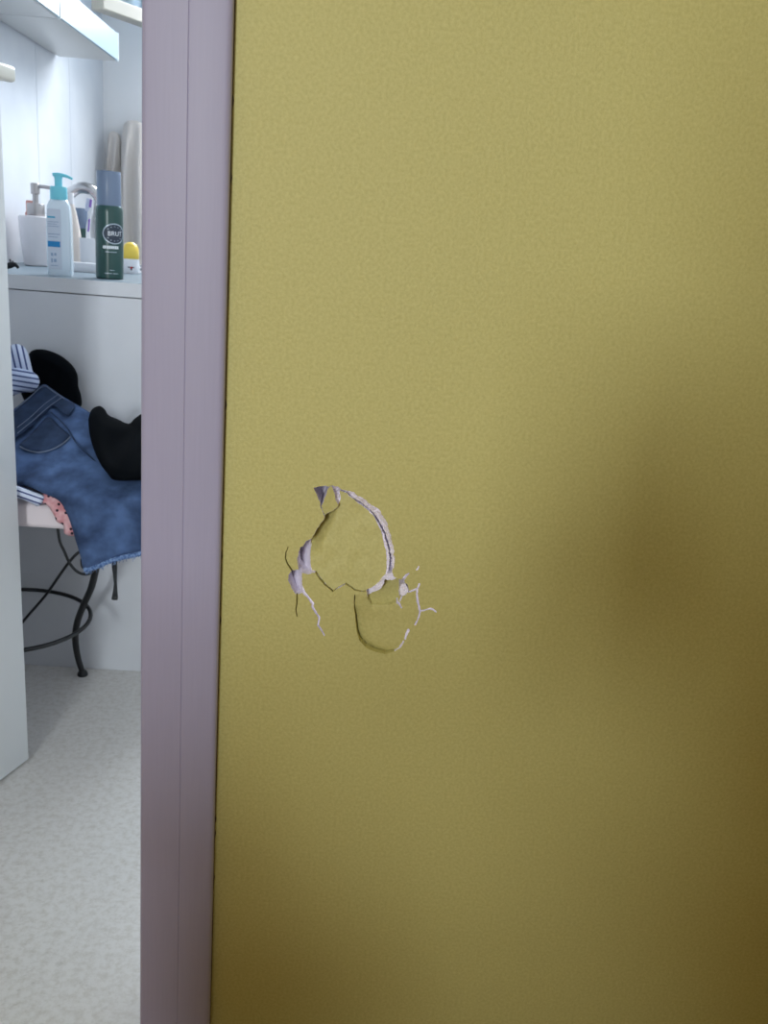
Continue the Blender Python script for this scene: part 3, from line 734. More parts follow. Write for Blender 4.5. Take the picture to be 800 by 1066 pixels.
# pale blue pump bottle
p = at_z(60, 287, VZ)
bot = thing('pump_bottle', 'pale blue soap bottle with cyan pump cap at the vanity front edge', 'bottle', (p.x + 0.001, p.y + 0.016, VZ), radians(8))
def rounded_rect(w, d, r, n=5):
    pts = []
    for cx, cy, a0 in ((w - r, d - r, 0), (-w + r, d - r, 90), (-w + r, -d + r, 180), (w - r, -d + r, 270)):
        for i in range(n + 1):
            a = radians(a0 + 90 * i / n); pts.append((cx + r * cos(a), cy + r * sin(a)))
    return pts
def loft(name, secs, m, parent):
    """secs: (half width, half depth, corner radius, z, x offset)"""
    vs, fs = [], []; n = 24
    for w, dd, r, z, ox in secs:
        for x, y in rounded_rect(w, dd, r): vs.append((x + ox, y, z))
    for i in range(len(secs) - 1):
        for k in range(n):
            k2 = (k + 1) % n; fs.append((i * n + k, i * n + k2, (i + 1) * n + k2, (i + 1) * n + k))
    fs.append(tuple(reversed(range(n)))); fs.append(tuple((len(secs) - 1) * n + k for k in range(n)))
    return sharp(from_data(name, vs, fs, m, parent), 40)
bb = loft('bottle_body', [(0.0215, 0.0155, 0.006, 0, 0), (0.0225, 0.0165, 0.007, 0.003, 0), (0.0228, 0.0165, 0.007, 0.05, 0), (0.0222, 0.016, 0.007, 0.10, 0), (0.0205, 0.015, 0.008, 0.128, 0), (0.0165, 0.0135, 0.010, 0.138, 0), (0.0145, 0.0135, 0.0125, 0.141, 0)], M_BLUEB, bot)
lab = box_obj('label', -0.0195, 0.0055, -0.0171, -0.0164, 0.012, 0.122, M_LABELW, bb)
box_obj('blue_band', -0.0192, 0.0035, -0.0175, -0.0171, 0.0530, 0.0635, M_BAND, bb)
box_obj('teal_print', -0.0185, -0.0045, -0.0174, -0.0171, 0.1055, 0.1085, M_TEAL, bb)
for z, a, b, h in ((0.098, -.018, .001, .0012), (0.094, -.018, -.002, .0012), (0.090, -.018, .002, .0012), (0.0755, -.018, .003, .0016), (0.0705, -.018, .0, .0012)):
    box_obj('print_line', a, b, -0.0174, -0.0171, z, z + h, M_PRINT, bb)
for x, z, w, h in ((-.014, .036, .004, .006), (-.008, .037, .004, .005), (-.014, .024, .003, .008), (-.009, .025, .005, .006), (-.015, .018, .014, .0012)):
    box_obj('print_mark', x, x + w, -0.0174, -0.0171, z, z + h, M_PRINT, bb)
lathe('collar', [(0.0158, 0.139), (0.0160, 0.141), (0.0155, 0.160), (0.0145, 0.163), (0.0, 0.1635)], M_CYAN, bot, 32)
lathe('pump_stem', [(0.0072, 0.163), (0.0068, 0.176), (0.0085, 0.181), (0.0085, 0.1835), (0.0, 0.184)], M_CYAN, bot, 24)
bm = bmesh.new()
tube('spout', [(-0.010, 0, 0.1835), (0.0, 0, 0.1845), (0.014, 0, 0.183), (0.026, -0.001, 0.1785)], [0.0032, 0.0036, 0.003, 0.002], M_CYAN, bot, 10)

# ceramic soap dispenser
p = at_z(33, 277, VZ)
soap = thing('soap_dispenser', 'white tapered ceramic soap dispenser with metal pump by the panelled wall', 'soap dispenser', (p.x + 0.003, p.y + 0.03, VZ))
lathe('vessel', [(0.026, 0), (0.0285, 0.002), (0.0325, 0.03), (0.0365, 0.07), (0.0385, 0.100), (0.0380, 0.107), (0.0355, 0.1095), (0.017, 0.1100)], M_CERA, soap, 44)
lathe('pump_collar', [(0.0185, 0.109), (0.0190, 0.110), (0.0190, 0.134), (0.0175, 0.137), (0.0, 0.1375)], M_SATIN, soap, 32)
lathe('pump_neck', [(0.0065, 0.137), (0.0065, 0.156), (0.0095, 0.157), (0.0100, 0.178), (0.0085, 0.180), (0.0, 0.1805)], M_SATIN, soap, 24)
tube('nozzle', [(0.0, 0, 0.1735), (0.02, -0.002, 0.1735), (0.042, -0.004, 0.171), (0.048, -0.004, 0.166)], 0.0038, M_SATIN, soap, 10)

# pump tap with a pinkish back edge: narrow terracotta bottle behind the dispenser's collar
p = at_y(31.5, 226, 2.235)
tb = thing('small_bottle', 'narrow terracotta bottle mostly hidden behind the soap dispenser', 'bottle', (p.x + 0.004, 2.235, VZ))
lathe('bottle_body', [(0.014, 0), (0.0155, 0.002), (0.0155, 0.11), (0.0145, 0.118)], M_PINK, tb, 24)
lathe('cap', [(0.0125, 0.118), (0.0125, 0.142), (0.011, 0.144), (0, 0.1445)], M_PINK, tb, 24)

# cream lotion bottle behind the blue one
p = at_y(72.5, 276, 2.215)
lot = thing('lotion_bottle', 'cream tapered lotion bottle behind the pale blue pump bottle', 'bottle', (p.x, 2.225, VZ))
lb = lathe('bottle_body', [(0.0250, 0), (0.0275, 0.002), (0.0280, 0.02), (0.0270, 0.05), (0.0235, 0.085), (0.0170, 0.118), (0.0120, 0.138), (0.0105, 0.143)], M_CREAM, lot, 36, 1.0, 0.7)
lathe('cap', [(0.0105, 0.143), (0.0108, 0.144), (0.0098, 0.168), (0.0, 0.1685)], M_WPLAST, lot, 24)
for z, w in ((0.045, .012), (0.055, .012), (0.065, .011), (0.077, .009), (0.087, .008)):
    box_obj('print_line', 0.0, w, -0.0202 + z * 0.02, -0.0190, z, z + 0.0016, M_PRINT, lb)

# gooseneck tap
t = thing('basin_tap', 'chrome gooseneck basin tap arching behind the bottles', 'tap', (0, 0, 0))
yT = 2.36
q0 = at_y(70, 205, yT); q1 = at_y(79, 197, yT); q2 = at_y(88, 195.5, yT); q3 = at_y(97, 199, yT); q4 = at_y(104, 209, yT); q5 = at_y(107.5, 222, yT)
bx_ = q0.x - 0.018
tube('spout', [(bx_, yT, VZ + 0.02), (bx_, yT, VZ + 0.09), (bx_ + 0.004, yT, q0.z - 0.022), q0, q1, q2, q3, q4, q5], [0.0135] * 5 + [0.0120, 0.0115], M_CHROME, t, 16)
lathe('base', [(0.024, 0), (0.0245, 0.003), (0.021, 0.02), (0.016, 0.026), (0.0, 0.0265)], M_CHROME, t, 32, loc=(bx_, yT, VZ))
tube('lever', [(bx_, yT - 0.016, VZ + 0.06), (bx_, yT - 0.04, VZ + 0.075), (bx_, yT - 0.06, VZ + 0.09)], 0.005, M_CHROME, t, 10)

# second green can further back
p = at_y(83.5, 230, 2.585)
c2 = thing('deodorant_can', 'green can with grey-blue cap standing behind the toothbrush cup', 'spray can', (p.x, 2.585, VZ))
lathe('can_body', [(0.0225, 0), (0.0245, 0.002), (0.0245, 0.084), (0.0225, 0.090)], M_GREEN, c2, 36)
lathe('cap', [(0.0225, 0.090), (0.0228, 0.091), (0.0224, 0.140), (0.0214, 0.1425), (0, 0.143)], M_CAPG, c2, 36)

# toothbrush cup and brush
p = at_y(95, 274, 2.12)
cup = thing('toothbrush_cup', 'white cup holding a toothbrush, half behind the green can', 'cup', (p.x - 0.001, 2.125, VZ))
lathe('cup_body', [(0.0215, 0), (0.0235, 0.002), (0.0250, 0.066), (0.0250, 0.070), (0.0238, 0.070), (0.0225, 0.006), (0.0, 0.005)], M_WPLAST, cup, 36)
tb_ = thing('toothbrush', 'white and violet toothbrush standing in the cup', 'toothbrush', (0, 0, 0))
a0 = Vector((p.x - 0.004, 2.128, VZ + 0.012)); yb = 2.118
hp = [at_y(91.5, 243, yb), at_y(93, 228, yb), at_y(94.5, 216, yb), at_y(95.5, 206, yb)]
tube('handle', [a0, hp[0], hp[1]], [0.0042, 0.0046, 0.0038], M_WPLAST, tb_, 10)
tube('grip', [hp[0] + Vector((0.0016, -0.003, 0.004)), (hp[0] + hp[1]) / 2 + Vector((0.0018, -0.0035, 0)), hp[1] + Vector((0.001, -0.003, 0))], 0.0022, M_PURP, tb_, 8)
tube('head', [hp[1], hp[2], hp[3]], [0.0038, 0.0058, 0.0052, 0.003], M_WPLAST, tb_, 10)
tube('bristles', [hp[2] + Vector((-0.006, -0.001, -0.008)), hp[2] + Vector((-0.006, -0.001, 0.004)), hp[3] + Vector((-0.005, -0.001, -0.002))], 0.0056, M_BRIST, tb_, 8)
tube('violet_tip', [hp[2] + Vector((0.0, -0.0055, 0.0)), hp[3] + Vector((0, -0.0045, -0.004))], 0.0026, M_PURP, tb_, 8)

# low white dish
p0 = at_z(74, 282.5, VZ); p1 = at_z(100, 284, VZ)
dish = thing('soap_dish', 'low white rectangular soap dish between the blue bottle and green can', 'soap dish', (0, 0, 0))
yd = p0.y
bm = bmesh.new(); box(bm, p0.x, p0.x + 0.085, yd, yd + 0.020, VZ, VZ + 0.020, 0.002, 2)
sharp(from_bm('dish_body', bm, M_WPLAST, dish))
box_obj('end_clip', p0.x - 0.011, p0.x - 0.001, yd + 0.002, yd + 0.018, VZ, VZ + 0.017, M_CREAM, dish, 0.002, 2)

# roll-on deodorant with yellow cap
p = at_z(134, 285, VZ)
ro = thing('roll_on_deodorant', 'white roll-on with round yellow cap to the right of the green can', 'deodorant', (p.x, p.y + 0.019, VZ))
ra = math.atan2(-p.y, -p.x)
rb = lathe('bottle_body', [(0.0195, 0), (0.0208, 0.002), (0.0200, 0.015), (0.0185, 0.030), (0.0180, 0.0325)], M_WPLAST, ro, 36)
lathe('cap', [(0.0180, 0.0325), (0.0186, 0.0335), (0.0186, 0.046), (0.0172, 0.056), (0.0135, 0.0640), (0.007, 0.0682), (0.0, 0.0692)], M_YCAP, ro, 36)
patch('emblem_wing', -0.007, 0.0085, 0.0135, 0.0155, 0.0203, ra, M_DARKP, rb, n=6)
patch('emblem_dot', -0.0012, 0.0030, 0.0115, 0.0160, 0.0206, ra, M_RED, rb, n=4)
patch('emblem_dot', -0.0008, 0.0026, 0.0080, 0.0115, 0.0207, ra, M_DARKP, rb, n=4)

# little black clip at the far left of the vanity
p = at_z(12, 282, VZ)
cl = thing('hair_clip', 'tiny black hair clip beside the soap dispenser, next to the door', 'hair clip', (p.x - 0.006, p.y + 0.01, VZ))
tube('clip_jaw', [(-0.012, 0, 0.006), (0.0, 0, 0.010), (0.010, 0, 0.012), (0.016, 0, 0.006)], [0.005, 0.006, 0.004, 0.003], M_STRAP, cl, 8)
for k in range(3): tube('clip_tooth', [(0.002 + k * 0.005, 0, 0.010), (0.000 + k * 0.005, 0, 0.022 - k * 0.003)], 0.0016, M_STRAP, cl, 6, 1)

# ------------------------------------------------------------------ towels on the back wall
def towel(name, cols, zb, label):
    """cols: px columns (left, right) at rows py -> hanging folds in front of the back wall"""
    rows, y0, folds, depth, seed = cols
    vs, fs = [], []; nu, nv = 30, 34; P = []
    for j in range(nv + 1):
        v = j / nv; k = v * (len(rows) - 1); i = min(int(k), len(rows) - 2); f = k - i
        xl, xr, z = [rows[i][q] + (rows[i + 1][q] - rows[i][q]) * f for q in range(3)]
        for i_ in range(nu + 1):
            u = i_ / nu
            x = xl + (xr - xl) * u
            edge = sqrt(max(0, 1 - (2 * u - 1) ** 2))
            y = y0 - 0.012 - depth * edge * (0.55 + 0.45 * min(1, v * 2.5)) - 0.016 * edge * sin(u * folds * 2 * pi + seed + v * 5.0) * min(1, v * 3)
            top = 0.02 * (1 - edge) * (v < 0.02)
            P.append((x, y, z - 0.03 * (1 - edge) ** 1.2 * (1 - v)))
    vs = P + [(x, y0 - 0.002, z) for x, y, z in P]
    n1 = len(P); W_ = nu + 1
    for j in range(nv):
        for i in range(nu):
            a = j * W_ + i; fs.append((a, a + 1, a + W_ + 1, a + W_)); fs.append((n1 + a, n1 + a + W_, n1 + a + W_ + 1, n1 + a + 1))
    for i in range(nu):
        fs.append((i, n1 + i, n1 + i + 1, i + 1)); a = nv * W_ + i; fs.append((a, a + 1, n1 + a + 1, n1 + a))
    for j in range(nv):
        a = j * W_; fs.append((a, a + W_, n1 + a + W_, n1 + a)); a = j * W_ + nu; fs.append((a, n1 + a, n1 + a + W_, a + W_))
    o = from_data(name, vs, fs, M_TOWEL, None, True)
    bm = bmesh.new(); bm.from_mesh(o.data); bmesh.ops.recalc_face_normals(bm, faces=bm.faces); bm.to_mesh(o.data); bm.free()
    return o
ty = FY - 0.06
def tz(px, py): return at_y(px, py, ty)
A = [(tz(110.5, 139).x, tz(124, 137).x, tz(118, 136.5).z), (tz(110, 160).x, tz(124, 160).x, tz(118, 160).z), (tz(108.5, 190).x, tz(123.5, 190).x, tz(118, 190).z), (tz(107.5, 220).x, tz(123, 220).x, tz(118, 220).z), (tz(107.5, 240).x - 0.005, tz(121, 260).x, 0.70), (tz(107.5, 240).x - 0.005, tz(121, 260).x, 0.45)]
w = thing('hanging_towel', 'narrow beige towel fold hanging in the corner behind the green can', 'towel', (0, 0, 0), 0, 'towels on the back wall')
o = towel('towel_cloth', (A, FY - 0.03, 1.4, 0.022, 0.4), 0, ''); o.parent = w
B = [(tz(127.5, 130).x, tz(153, 128).x, tz(138, 126).z), (tz(125, 146).x, tz(157, 150).x, tz(138, 146).z), (tz(124.5, 175).x, tz(160, 180).x, tz(138, 175).z), (tz(125, 205).x, tz(164, 205).x, tz(138, 205).z), (tz(125, 250).x, tz(168, 250).x, tz(138, 250).z), (tz(125, 260).x, tz(170, 260).x, 0.70), (tz(125, 260).x, tz(170, 260).x, 0.40)]
w2_ = thing('hanging_towel', 'wider beige bathrobe-like towel hanging against the door casing edge', 'towel', (0, 0, 0), 0, 'towels on the back wall')
o = towel('towel_cloth', (B, FY - 0.034, 2.3, 0.055, 2.6), 0, ''); o.parent = w2_
for ww, px, py in ((w, 118, 141), (w2_, 139, 133)):
    q = tz(px, py); tube('hook', [(q.x, FY, q.z + 0.005), (q.x, FY - 0.03, q.z - 0.005), (q.x, FY - 0.04, q.z + 0.0)], 0.005, M_SATIN, ww, 8)

# ------------------------------------------------------------------ iron stool
stool = thing('iron_stool', 'low stool with white seat and curled black iron legs against the vanity', 'stool', (0, 0, 0))
SX0, SX1, SY0, SY1, SZ0, SZ1 = -0.80, -0.335, 1.395, 1.705, 0.412, 0.456
box_obj('seat', SX0, SX1, SY0, SY1, SZ0, SZ1, M_SEAT, stool, 0.011, 4)
def leg(pts, r=(0.0060, 0.0066, 0.0066, 0.0060)):
    o = tube('leg', pts, list(r), M_IRON, stool, 12)
    e = Vector(pts[-1]); lathe('foot', [(0.0100, 0), (0.0108, 0.002), (0.0096, 0.007), (0.0066, 0.011)], M_IRON, o, 20, loc=(e.x, e.y, 0.0))
    return o
lp = [(104, 575, 1.55), (100, 592, 1.57), (95, 612, 1.595), (87, 630, 1.62), (80.5, 648, 1.645), (78.5, 665, 1.665), (81, 684, 1.68), (86, 700, 1.688)]
P = [at_y(*q) for q in lp]
P.insert(0, Vector((P[0].x + 0.012, P[0].y - 0.02, SZ0 + 0.004))); P[-1].z = 0.006
leg(P)
C0 = Vector((-0.66, 1.555, 0))
foot0 = P[-1]
for a in (radians(165), radians(285)):
    dv = Vector((cos(a), sin(a), 0))
    pts = [C0 + dv * 0.10 + Vector((0, 0, SZ0 + 0.004)), C0 + dv * 0.115 + Vector((0, 0, 0.33)), C0 + dv * 0.15 + Vector((0, 0, 0.2)), C0 + dv * 0.155 + Vector((0, 0, 0.1)), C0 + dv * 0.165 + Vector((0, 0, 0.006))]
    leg(pts)
# ring stretcher through the visible leg
rc = Vector((-0.634, 1.553, 0.178)); rr = 0.150
tube('ring_stretcher', [rc + Vector((rr * cos(2 * pi * k / 48), rr * 0.98 * sin(2 * pi * k / 48), 0)) for k in range(49)], 0.0040, M_IRON, stool, 10, 1)
# curls under the seat
def pxpath(l, y): return [at_y(a, b, y + (c if c else 0)) for a, b, c in l]
tube('scroll', [Vector((at_y(59, 552, 1.47).x, 1.47, SZ0 + 0.003))] + pxpath([(62, 562, 0), (67, 574, 0), (73, 587, 0.01), (82, 596, 0.02), (92, 597.5, 0.03), (99, 592, 0.06)], 1.47), 0.0026, M_IRON, stool, 8)
tube('scroll', pxpath([(20, 652, 0.10), (30, 640, 0.09), (48, 619, 0.06), (62, 599, 0.03), (73, 584, 0.0), (82, 575, 0), (91, 572, 0), (98, 577, 0.01), (98, 588, 0.02), (92, 594, 0.03), (86, 590, 0.03), (85, 582, 0.03)], 1.49), 0.0026, M_IRON, stool, 8)
tube('scroll', [Vector((at_y(77, 556, 1.5).x, 1.5, SZ0 + 0.003))] + pxpath([(80, 562, 0), (86, 568, 0), (96, 571, 0.02), (106, 566, 0.04)], 1.5), 0.0026, M_IRON, stool, 8)

# ------------------------------------------------------------------ clothes on the stool
def jy(x, y):
    """depth of the draped jeans: leaning back on the pile, over the seat front, then hanging down"""
    t = min(max((y - 400) / 118.0, 0), 1)
    Y = 1.645 + (1.366 - 1.645) * (t ** 0.9)
    return Y
jeans = thing('jeans', 'blue denim jeans draped over the stool with one leg hanging down', 'jeans', (0, 0, 0))
JO = [(-6, 440), (18, 423), (32, 411), (45, 400), (56, 406), (66, 413), (90, 427), (110, 440), (135, 452), (165, 466), (180, 500), (180, 540), (176, 568), (145, 577), (128, 580), (114, 585), (100, 591), (88, 594), (84, 580), (78, 560), (71, 538), (62, 522), (46, 514), (22, 504), (-6, 500)]
def jr(x, y):
    r = 0.0
    r += -0.006 * math.exp(-((y - (520 + 0.10 * (x - 90))) / 16) ** 2) * sin((x + y * 0.4) * 0.09)
    r += 0.005 * math.exp(-((x - 50 - (y - 440) * 0.1) / 5) ** 2) * (430 < y < 462)
    r += -0.004 * sin((x * 0.5 + y) * 0.12)
    return r
puff('jeans_cloth', JO, jy, M_DENIM, jeans, front=0.014, back=0.012, R=9, step=2.2, wr=0.010, wf=26, seed=3, ridge=jr)
jf = lambda dx: (lambda x, y: jy(x, y) - dx)
puff('waistband', [(-4, 444), (18, 425.5), (45, 401.5), (67, 415), (78, 421), (70, 433), (56, 424), (45, 432), (30, 446), (16, 457), (-4, 470)], jf(0.017), M_DENIM_D, jeans, front=0.005, back=0.004, R=4, step=2, wr=0.003, wf=60, seed=5)
puff('back_pocket', [(20, 463), (34, 450), (50, 434), (62, 444), (73, 454), (66, 462), (54, 468), (42, 471), (28, 469)], jf(0.017), M_DENIM_D, jeans, front=0.004, back=0.003, R=4, step=2, wr=0.004, wf=50, seed=8)
def pxtube(name, l, off, r, m, parent):
    return tube(name, [at_y(a, b, jy(a, b) - off) for a, b in l], r, m, parent, 6, 3)
pxtube('stitching', [(21, 465), (28, 468.5), (40, 471), (54, 468), (66, 461.5), (73, 455)], 0.0225, 0.0012, M_STITCH, jeans)
pxtube('stitching', [(53, 429), (62, 437), (71, 447), (78, 459), (86, 468), (97, 478), (104, 485)], 0.0205, 0.0012, M_DENIM_D, jeans)
pxtube('stitching', [(17, 425), (30, 414.5), (45, 402), (56, 408), (67, 415)], 0.0225, 0.0010, M_STITCH, jeans)
pxtube('stitching', [(18, 445), (32, 434), (46, 421), (60, 411)], 0.0235, 0.0007, M_STITCH, jeans)
pxtube('stitching', [(18, 451), (34, 438), (50, 424), (64, 414)], 0.0235, 0.0007, M_STITCH, jeans)
# frayed hem
random.seed(12); bm = bmesh.new(); hem = smooth_path([(88, 593.5, 0), (100, 590, 0), (114, 584, 0), (128, 580, 0), (145, 576.5, 0), (176, 567, 0)], 10)
hem_pts = [at_y(q.x, q.y, 1.3545) for q in hem]
hm = tube('frayed_hem', hem_pts, 0.0042, M_FRAY, jeans, 8, 1)
bm = bmesh.new()
for k in range(130):
    q = hem[random.randrange(len(hem))]; b = at_y(q.x + random.uniform(-2, 2), q.y + random.uniform(-3, 1.5), 1.3515)
    l = random.uniform(0.003, 0.008); dx = random.uniform(-0.003, 0.003)
    v = [bm.verts.new(b + Vector(c)) for c in ((0, 0, 0), (0.0008, 0, 0), (0.0008 + dx, -0.001, -l), (dx, -0.001, -l), (0.0004, 0.0008, 0), (0.0004 + dx, 0, -l))]
    for f in ((0, 1, 2, 3), (1, 4, 5, 2), (4, 0, 3, 5)): bm.faces.new([v[i] for i in f])
tag(from_bm('hem_threads', bm, M_FRAY, hm), kind='stuff')
# bulk of the folded clothes under the jeans
fo_ = puff('folded_leg', [(-2, 470), (20, 450), (50, 440), (90, 450), (130, 470), (170, 490), (176, 512), (120, 518), (80, 516), (60, 519), (30, 507), (-2, 500)], lambda x, y: jy(x, y) + 0.06, M_DENIM, jeans, front=0.055, back=0.07, R=10, step=3.5)
for v in fo_.data.vertices: v.co.z = max(v.co.z, SZ1 + 0.002); v.co.y = min(v.co.y, 1.712)

g = thing('black_bag', 'black rounded soft bag leaning on the vanity side behind the jeans', 'bag', (0, 0, 0))
puff('bag_body', [(24, 378), (32, 366), (42, 363.5), (54, 366), (66, 372), (76, 381), (81, 391), (81.5, 402), (84.5, 412), (84, 424), (70, 434), (40, 430), (22, 410)], lambda x, y: 1.692, M_BLACK, g, front=0.03, back=0.022, R=10, step=2.2, wr=0.008, wf=30, seed=2)
g = thing('black_garment', 'black crumpled garment lying on the jeans beside the door casing', 'garment', (0, 0, 0))
def by(x, y): return jy(x, y) - 0.046
puff('garment_cloth', [(92, 437), (95, 427), (103, 422.5), (109, 426), (113, 432), (122, 436), (134, 441), (141, 435), (152, 430), (168, 440), (172, 470), (165, 498), (145, 500), (120, 500), (112, 493), (104, 482), (97, 466), (93, 450)], by, M_BLACK, g, front=0.03, back=0.012, R=12, step=2.2, wr=0.022, wf=32, seed=11)
sh = thing('striped_shirt', 'blue and white striped shirt bundled beside the open door', 'shirt', (0, 0, 0))
puff('sleeve', [(2, 366), (12, 359), (20, 358.5), (26, 362), (30, 370), (33, 382), (34, 392), (20, 396), (2, 396)], lambda x, y: 1.632, M_STRIPE, sh, front=0.03, back=0.012, R=10, step=2, wr=0.008, wf=40, seed=6)
puff('cuff', [(2, 388), (14, 383), (26, 384.5), (36, 388), (41, 395), (40, 402), (34, 408), (22, 409), (2, 414)], lambda x, y: 1.595, M_STRIPE2, sh, front=0.02, back=0.02, R=8, step=2, wr=0.006, wf=40, seed=7)
puff('hem', [(-6, 500), (20, 506), (34, 511), (46, 515.5), (45.5, 521), (40, 527), (33, 524.5), (20, 519), (-6, 512)], lambda x, y: 1.384 - 0.0001 * (y - 500), stripes('blue_striped_hem', lin(206, 214, 232), lin(52, 66, 122), 0.052, 0.30, (-0.33, 0.94, 0.0)), sh, front=0.008, back=0.006, R=4, step=2, wr=0.003, wf=50, seed=4)
fl = thing('floral_cloth', 'pink floral cloth with tiny dark dots peeping out under the jeans', 'cloth', (0, 0, 0))
puff('cloth', [(44, 514), (54, 512), (66, 516), (80, 530), (88, 552), (80, 557), (73, 558), (67, 555), (66, 547), (59, 543), (56, 536), (50, 527), (44, 523)], lambda x, y: 1.385, M_FLORAL, fl, front=0.006, back=0.004, R=4, step=1.8, wr=0.003, wf=60, seed=9)

# hanging strap below the hem
st = thing('hanging_strap', 'twisted black ribbon strap hanging below the jeans hem', 'strap', (0, 0, 0))
rows = [(119.5, 560, 2.6), (119.3, 575, 2.6), (119.2, 588, 2.4), (119.8, 597, 1.6), (120.2, 607, 0.9), (120, 615, 1.7), (119.6, 622, 2.8)]
vs, fs = [], []
for i, (cx, cy, hw) in enumerate(rows):
    tw = i * 0.35; yy = 1.44
    for s_, o_ in ((-1, -0.0012), (1, -0.0012), (1, 0.0012), (-1, 0.0012)):
        q = at_y(cx + s_ * hw, cy, yy); q.y += o_ + s_ * 0.003 * sin(tw); vs.append(q)
for i in range(len(rows) - 1):
    for k in range(4): fs.append((i * 4 + k, i * 4 + (k + 1) % 4, i * 4 + 4 + (k + 1) % 4, i * 4 + 4 + k))
fs += [(3, 2, 1, 0), tuple(len(vs) - 4 + k for k in range(4))]
from_data('ribbon', vs, fs, M_STRAP, st)
box_obj('end_tab', vs[-4].x - 0.0005, vs[-3].x + 0.0005, 1.4375, 1.4425, vs[-4].z - 0.004, vs[-4].z + 0.002, M_STRAP, st, 0.001, 1)

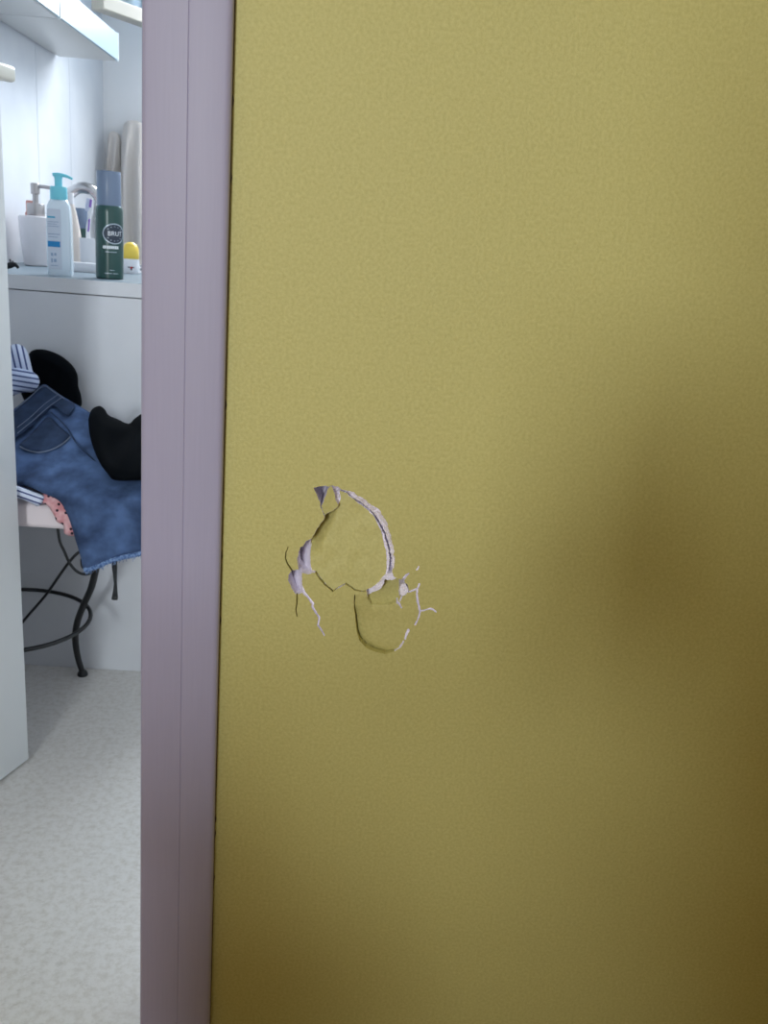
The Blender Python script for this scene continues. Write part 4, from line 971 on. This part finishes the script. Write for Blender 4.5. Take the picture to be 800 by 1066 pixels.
# ------------------------------------------------------------------ the photographer, crouching behind the phone (casts the soft shadows on the wall)
def person():
    V, E, Rr = [], [], []
    def add(p, r, prev=None):
        V.append(p); Rr.append((r, r) if not isinstance(r, tuple) else r); i = len(V) - 1
        if prev is not None: E.append((prev, i))
        return i
    def chain(prev, pts):
        for p, r in pts: prev = add(p, r, prev)
        return prev
    X = 0.05
    pel = add((X, -0.66, 0.34), (0.15, 0.12))
    sp = chain(pel, [((X, -0.65, 0.48), (0.14, 0.11)), ((X, -0.61, 0.64), (0.15, 0.115)), ((X, -0.57, 0.78), (0.155, 0.11))])
    nk = chain(sp, [((X, -0.55, 0.88), (0.06, 0.06)), ((X, -0.53, 0.94), (0.052, 0.055))])
    hd = chain(nk, [((X, -0.50, 1.00), (0.066, 0.082)), ((X, -0.495, 1.07), (0.074, 0.092)), ((X, -0.50, 1.13), (0.062, 0.078))])
    for sx, el, wr in ((1, (0.29, -0.36, 0.60), (0.115, -0.10, 0.76)), (-1, (-0.32, -0.42, 0.66), (-0.32, -0.18, 0.695))):
        sh = add((X + sx * 0.165, -0.57, 0.80), 0.058, sp); e = chain(sh, [(((X + sx * 0.165 + el[0]) / 2, (-0.57 + el[1]) / 2, (0.80 + el[2]) / 2), 0.052), (el, 0.042)])
        w = chain(e, [(((el[0] + wr[0]) / 2, (el[1] + wr[1]) / 2, (el[2] + wr[2]) / 2), 0.040), (wr, 0.027)])
        if sx > 0:     # hand closed on the right edge of the phone
            pm = chain(w, [((0.085, -0.055, 0.815), (0.040, 0.022)), ((0.080, -0.045, 0.855), (0.040, 0.018))])
            for k, (dz, ln) in enumerate(((0.030, 0.9), (0.008, 1.0), (-0.014, 0.95), (-0.034, 0.8))):
                chain(pm, [((0.085, -0.030, 0.855 + dz), 0.009), ((0.062, -0.0165, 0.857 + dz), 0.008), ((0.062 - 0.022 * ln, -0.0175, 0.856 + dz), 0.007)])
            chain(pm, [((0.066, -0.058, 0.885), 0.010), ((0.045, -0.050, 0.905), 0.009), ((0.032, -0.042, 0.918), 0.008)])
        else:          # hand resting on the knee
            pm = chain(w, [((-0.328, -0.120, 0.692), (0.040, 0.018))])
            for dx in (-0.036, -0.012, 0.012, 0.036):
                chain(pm, [((-0.330 + dx, -0.072, 0.682), 0.009), ((-0.332 + dx * 1.1, -0.047, 0.664), 0.008), ((-0.334 + dx * 1.1, -0.036, 0.640), 0.007)])
            chain(pm, [((-0.278, -0.105, 0.674), 0.010), ((-0.265, -0.080, 0.655), 0.008)])
        hip = add((X + sx * 0.10, -0.64, 0.33), 0.10, pel)
        kx = 0.34 if sx > 0 else -0.32; kz = 0.49 if sx > 0 else 0.605
        kn = chain(hip, [(((X + sx * 0.10 + kx) / 2, -0.42, 0.43), 0.082), ((kx, -0.17, kz), 0.062)])
        chain(kn, [((kx * 0.92, -0.29, 0.30), 0.056), ((kx * 0.82, -0.40, 0.09), 0.038), ((kx * 0.84, -0.32, 0.040), (0.042, 0.036)), ((kx * 0.88, -0.20, 0.030), (0.040, 0.026))])
    me = bpy.data.meshes.new('person_body'); me.from_pydata(V, E, []); me.update()
    o = bpy.data.objects.new('person_body', me); COL.objects.link(o)
    o.modifiers.new('skin', 'SKIN'); sub = o.modifiers.new('sub', 'SUBSURF'); sub.levels = 2; sub.render_levels = 2
    for i, d in enumerate(me.skin_vertices[0].data): d.radius = Rr[i]; d.use_root = (i == 0)
    dg = bpy.context.evaluated_depsgraph_get(); m2 = bpy.data.meshes.new_from_object(o.evaluated_get(dg))
    bpy.data.objects.remove(o)
    skin = mat('skin', lin(206, 160, 136), 0.55); shirt = mat('grey_sweater', lin(70, 74, 84), 0.95, bump=(500, 0.5, 0.001)); tr = mat('dark_trousers', lin(44, 48, 62), 0.95, bump=(700, 0.4, 0.001)); shoe = mat('brown_socks', lin(60, 52, 48), 0.9)
    for q in (skin, shirt, tr, shoe): m2.materials.append(q)
    for f in m2.polygons:
        c = f.center; f.use_smooth = True
        hand_r = c.y > -0.11 and c.z > 0.72; hand_l = c.x < -0.22 and c.y > -0.17 and c.z > 0.64 or (c.x < -0.22 and c.y > -0.075)
        if c.z > 0.895 and c.y < -0.3: f.material_index = 0
        elif hand_r or hand_l: f.material_index = 0
        elif c.z < 0.085: f.material_index = 3
        elif c.z < 0.42 or (c.y > -0.52 and c.z < 0.655 and c.x < 0.6 and not (c.x > 0.18 and c.z > 0.56) and not (c.y < -0.3 and c.z > 0.60)): f.material_index = 2
        else: f.material_index = 1
    t = thing('person', 'person in grey sweater crouching behind the viewer and holding up a phone', 'person', (0, 0, 0))
    b = link('body', m2, None, t)
    hair = lathe('hair', [(0.082, -0.055), (0.094, -0.02), (0.097, 0.02), (0.090, 0.055), (0.066, 0.085), (0.03, 0.098), (0.0, 0.1)], mat('brown_hair', lin(60, 42, 32), 0.8, bump=(300, 0.8, 0.003)), t, 28, 0.95, 1.1)
    hair.location = (X, -0.525, 1.09); hair.rotation_euler = (radians(14), 0, 0)
    eye = mat('eye', lin(40, 32, 30), 0.2); skin2 = skin
    for sx in (-1, 1):
        lathe('eye', [(0.0, -0.009), (0.006, -0.007), (0.009, 0), (0.006, 0.007), (0.0, 0.009)], eye, t, 16, loc=(X + sx * 0.031, -0.413, 1.055), cap=False)
        tube('ear', [(X + sx * 0.075, -0.505, 1.02), (X + sx * 0.086, -0.51, 1.045), (X + sx * 0.085, -0.512, 1.07)], [0.007, 0.012, 0.008], skin, t, 10)
    tube('nose', [(X, -0.415, 1.06), (X, -0.400, 1.035), (X, -0.398, 1.022)], [0.008, 0.012, 0.013], skin, t, 10)
    tube('mouth', [(X - 0.024, -0.421, 0.990), (X, -0.412, 0.988), (X + 0.024, -0.421, 0.990)], 0.006, mat('lips', lin(170, 104, 98), 0.5), t, 8)
person()
ph = thing('phone', 'black smartphone held up by the crouching person', 'phone', (0, 0, 0))
M_PH = mat('phone_black', lin(20, 20, 24), 0.3)
pb = box_obj('phone_body', -0.016, 0.056, -0.013, -0.005, 0.762, 0.912, M_PH, ph, 0.003, 3)
box_obj('screen', -0.0135, 0.0535, -0.0138, -0.0128, 0.768, 0.906, mat('phone_screen', lin(30, 32, 36), 0.1), ph)
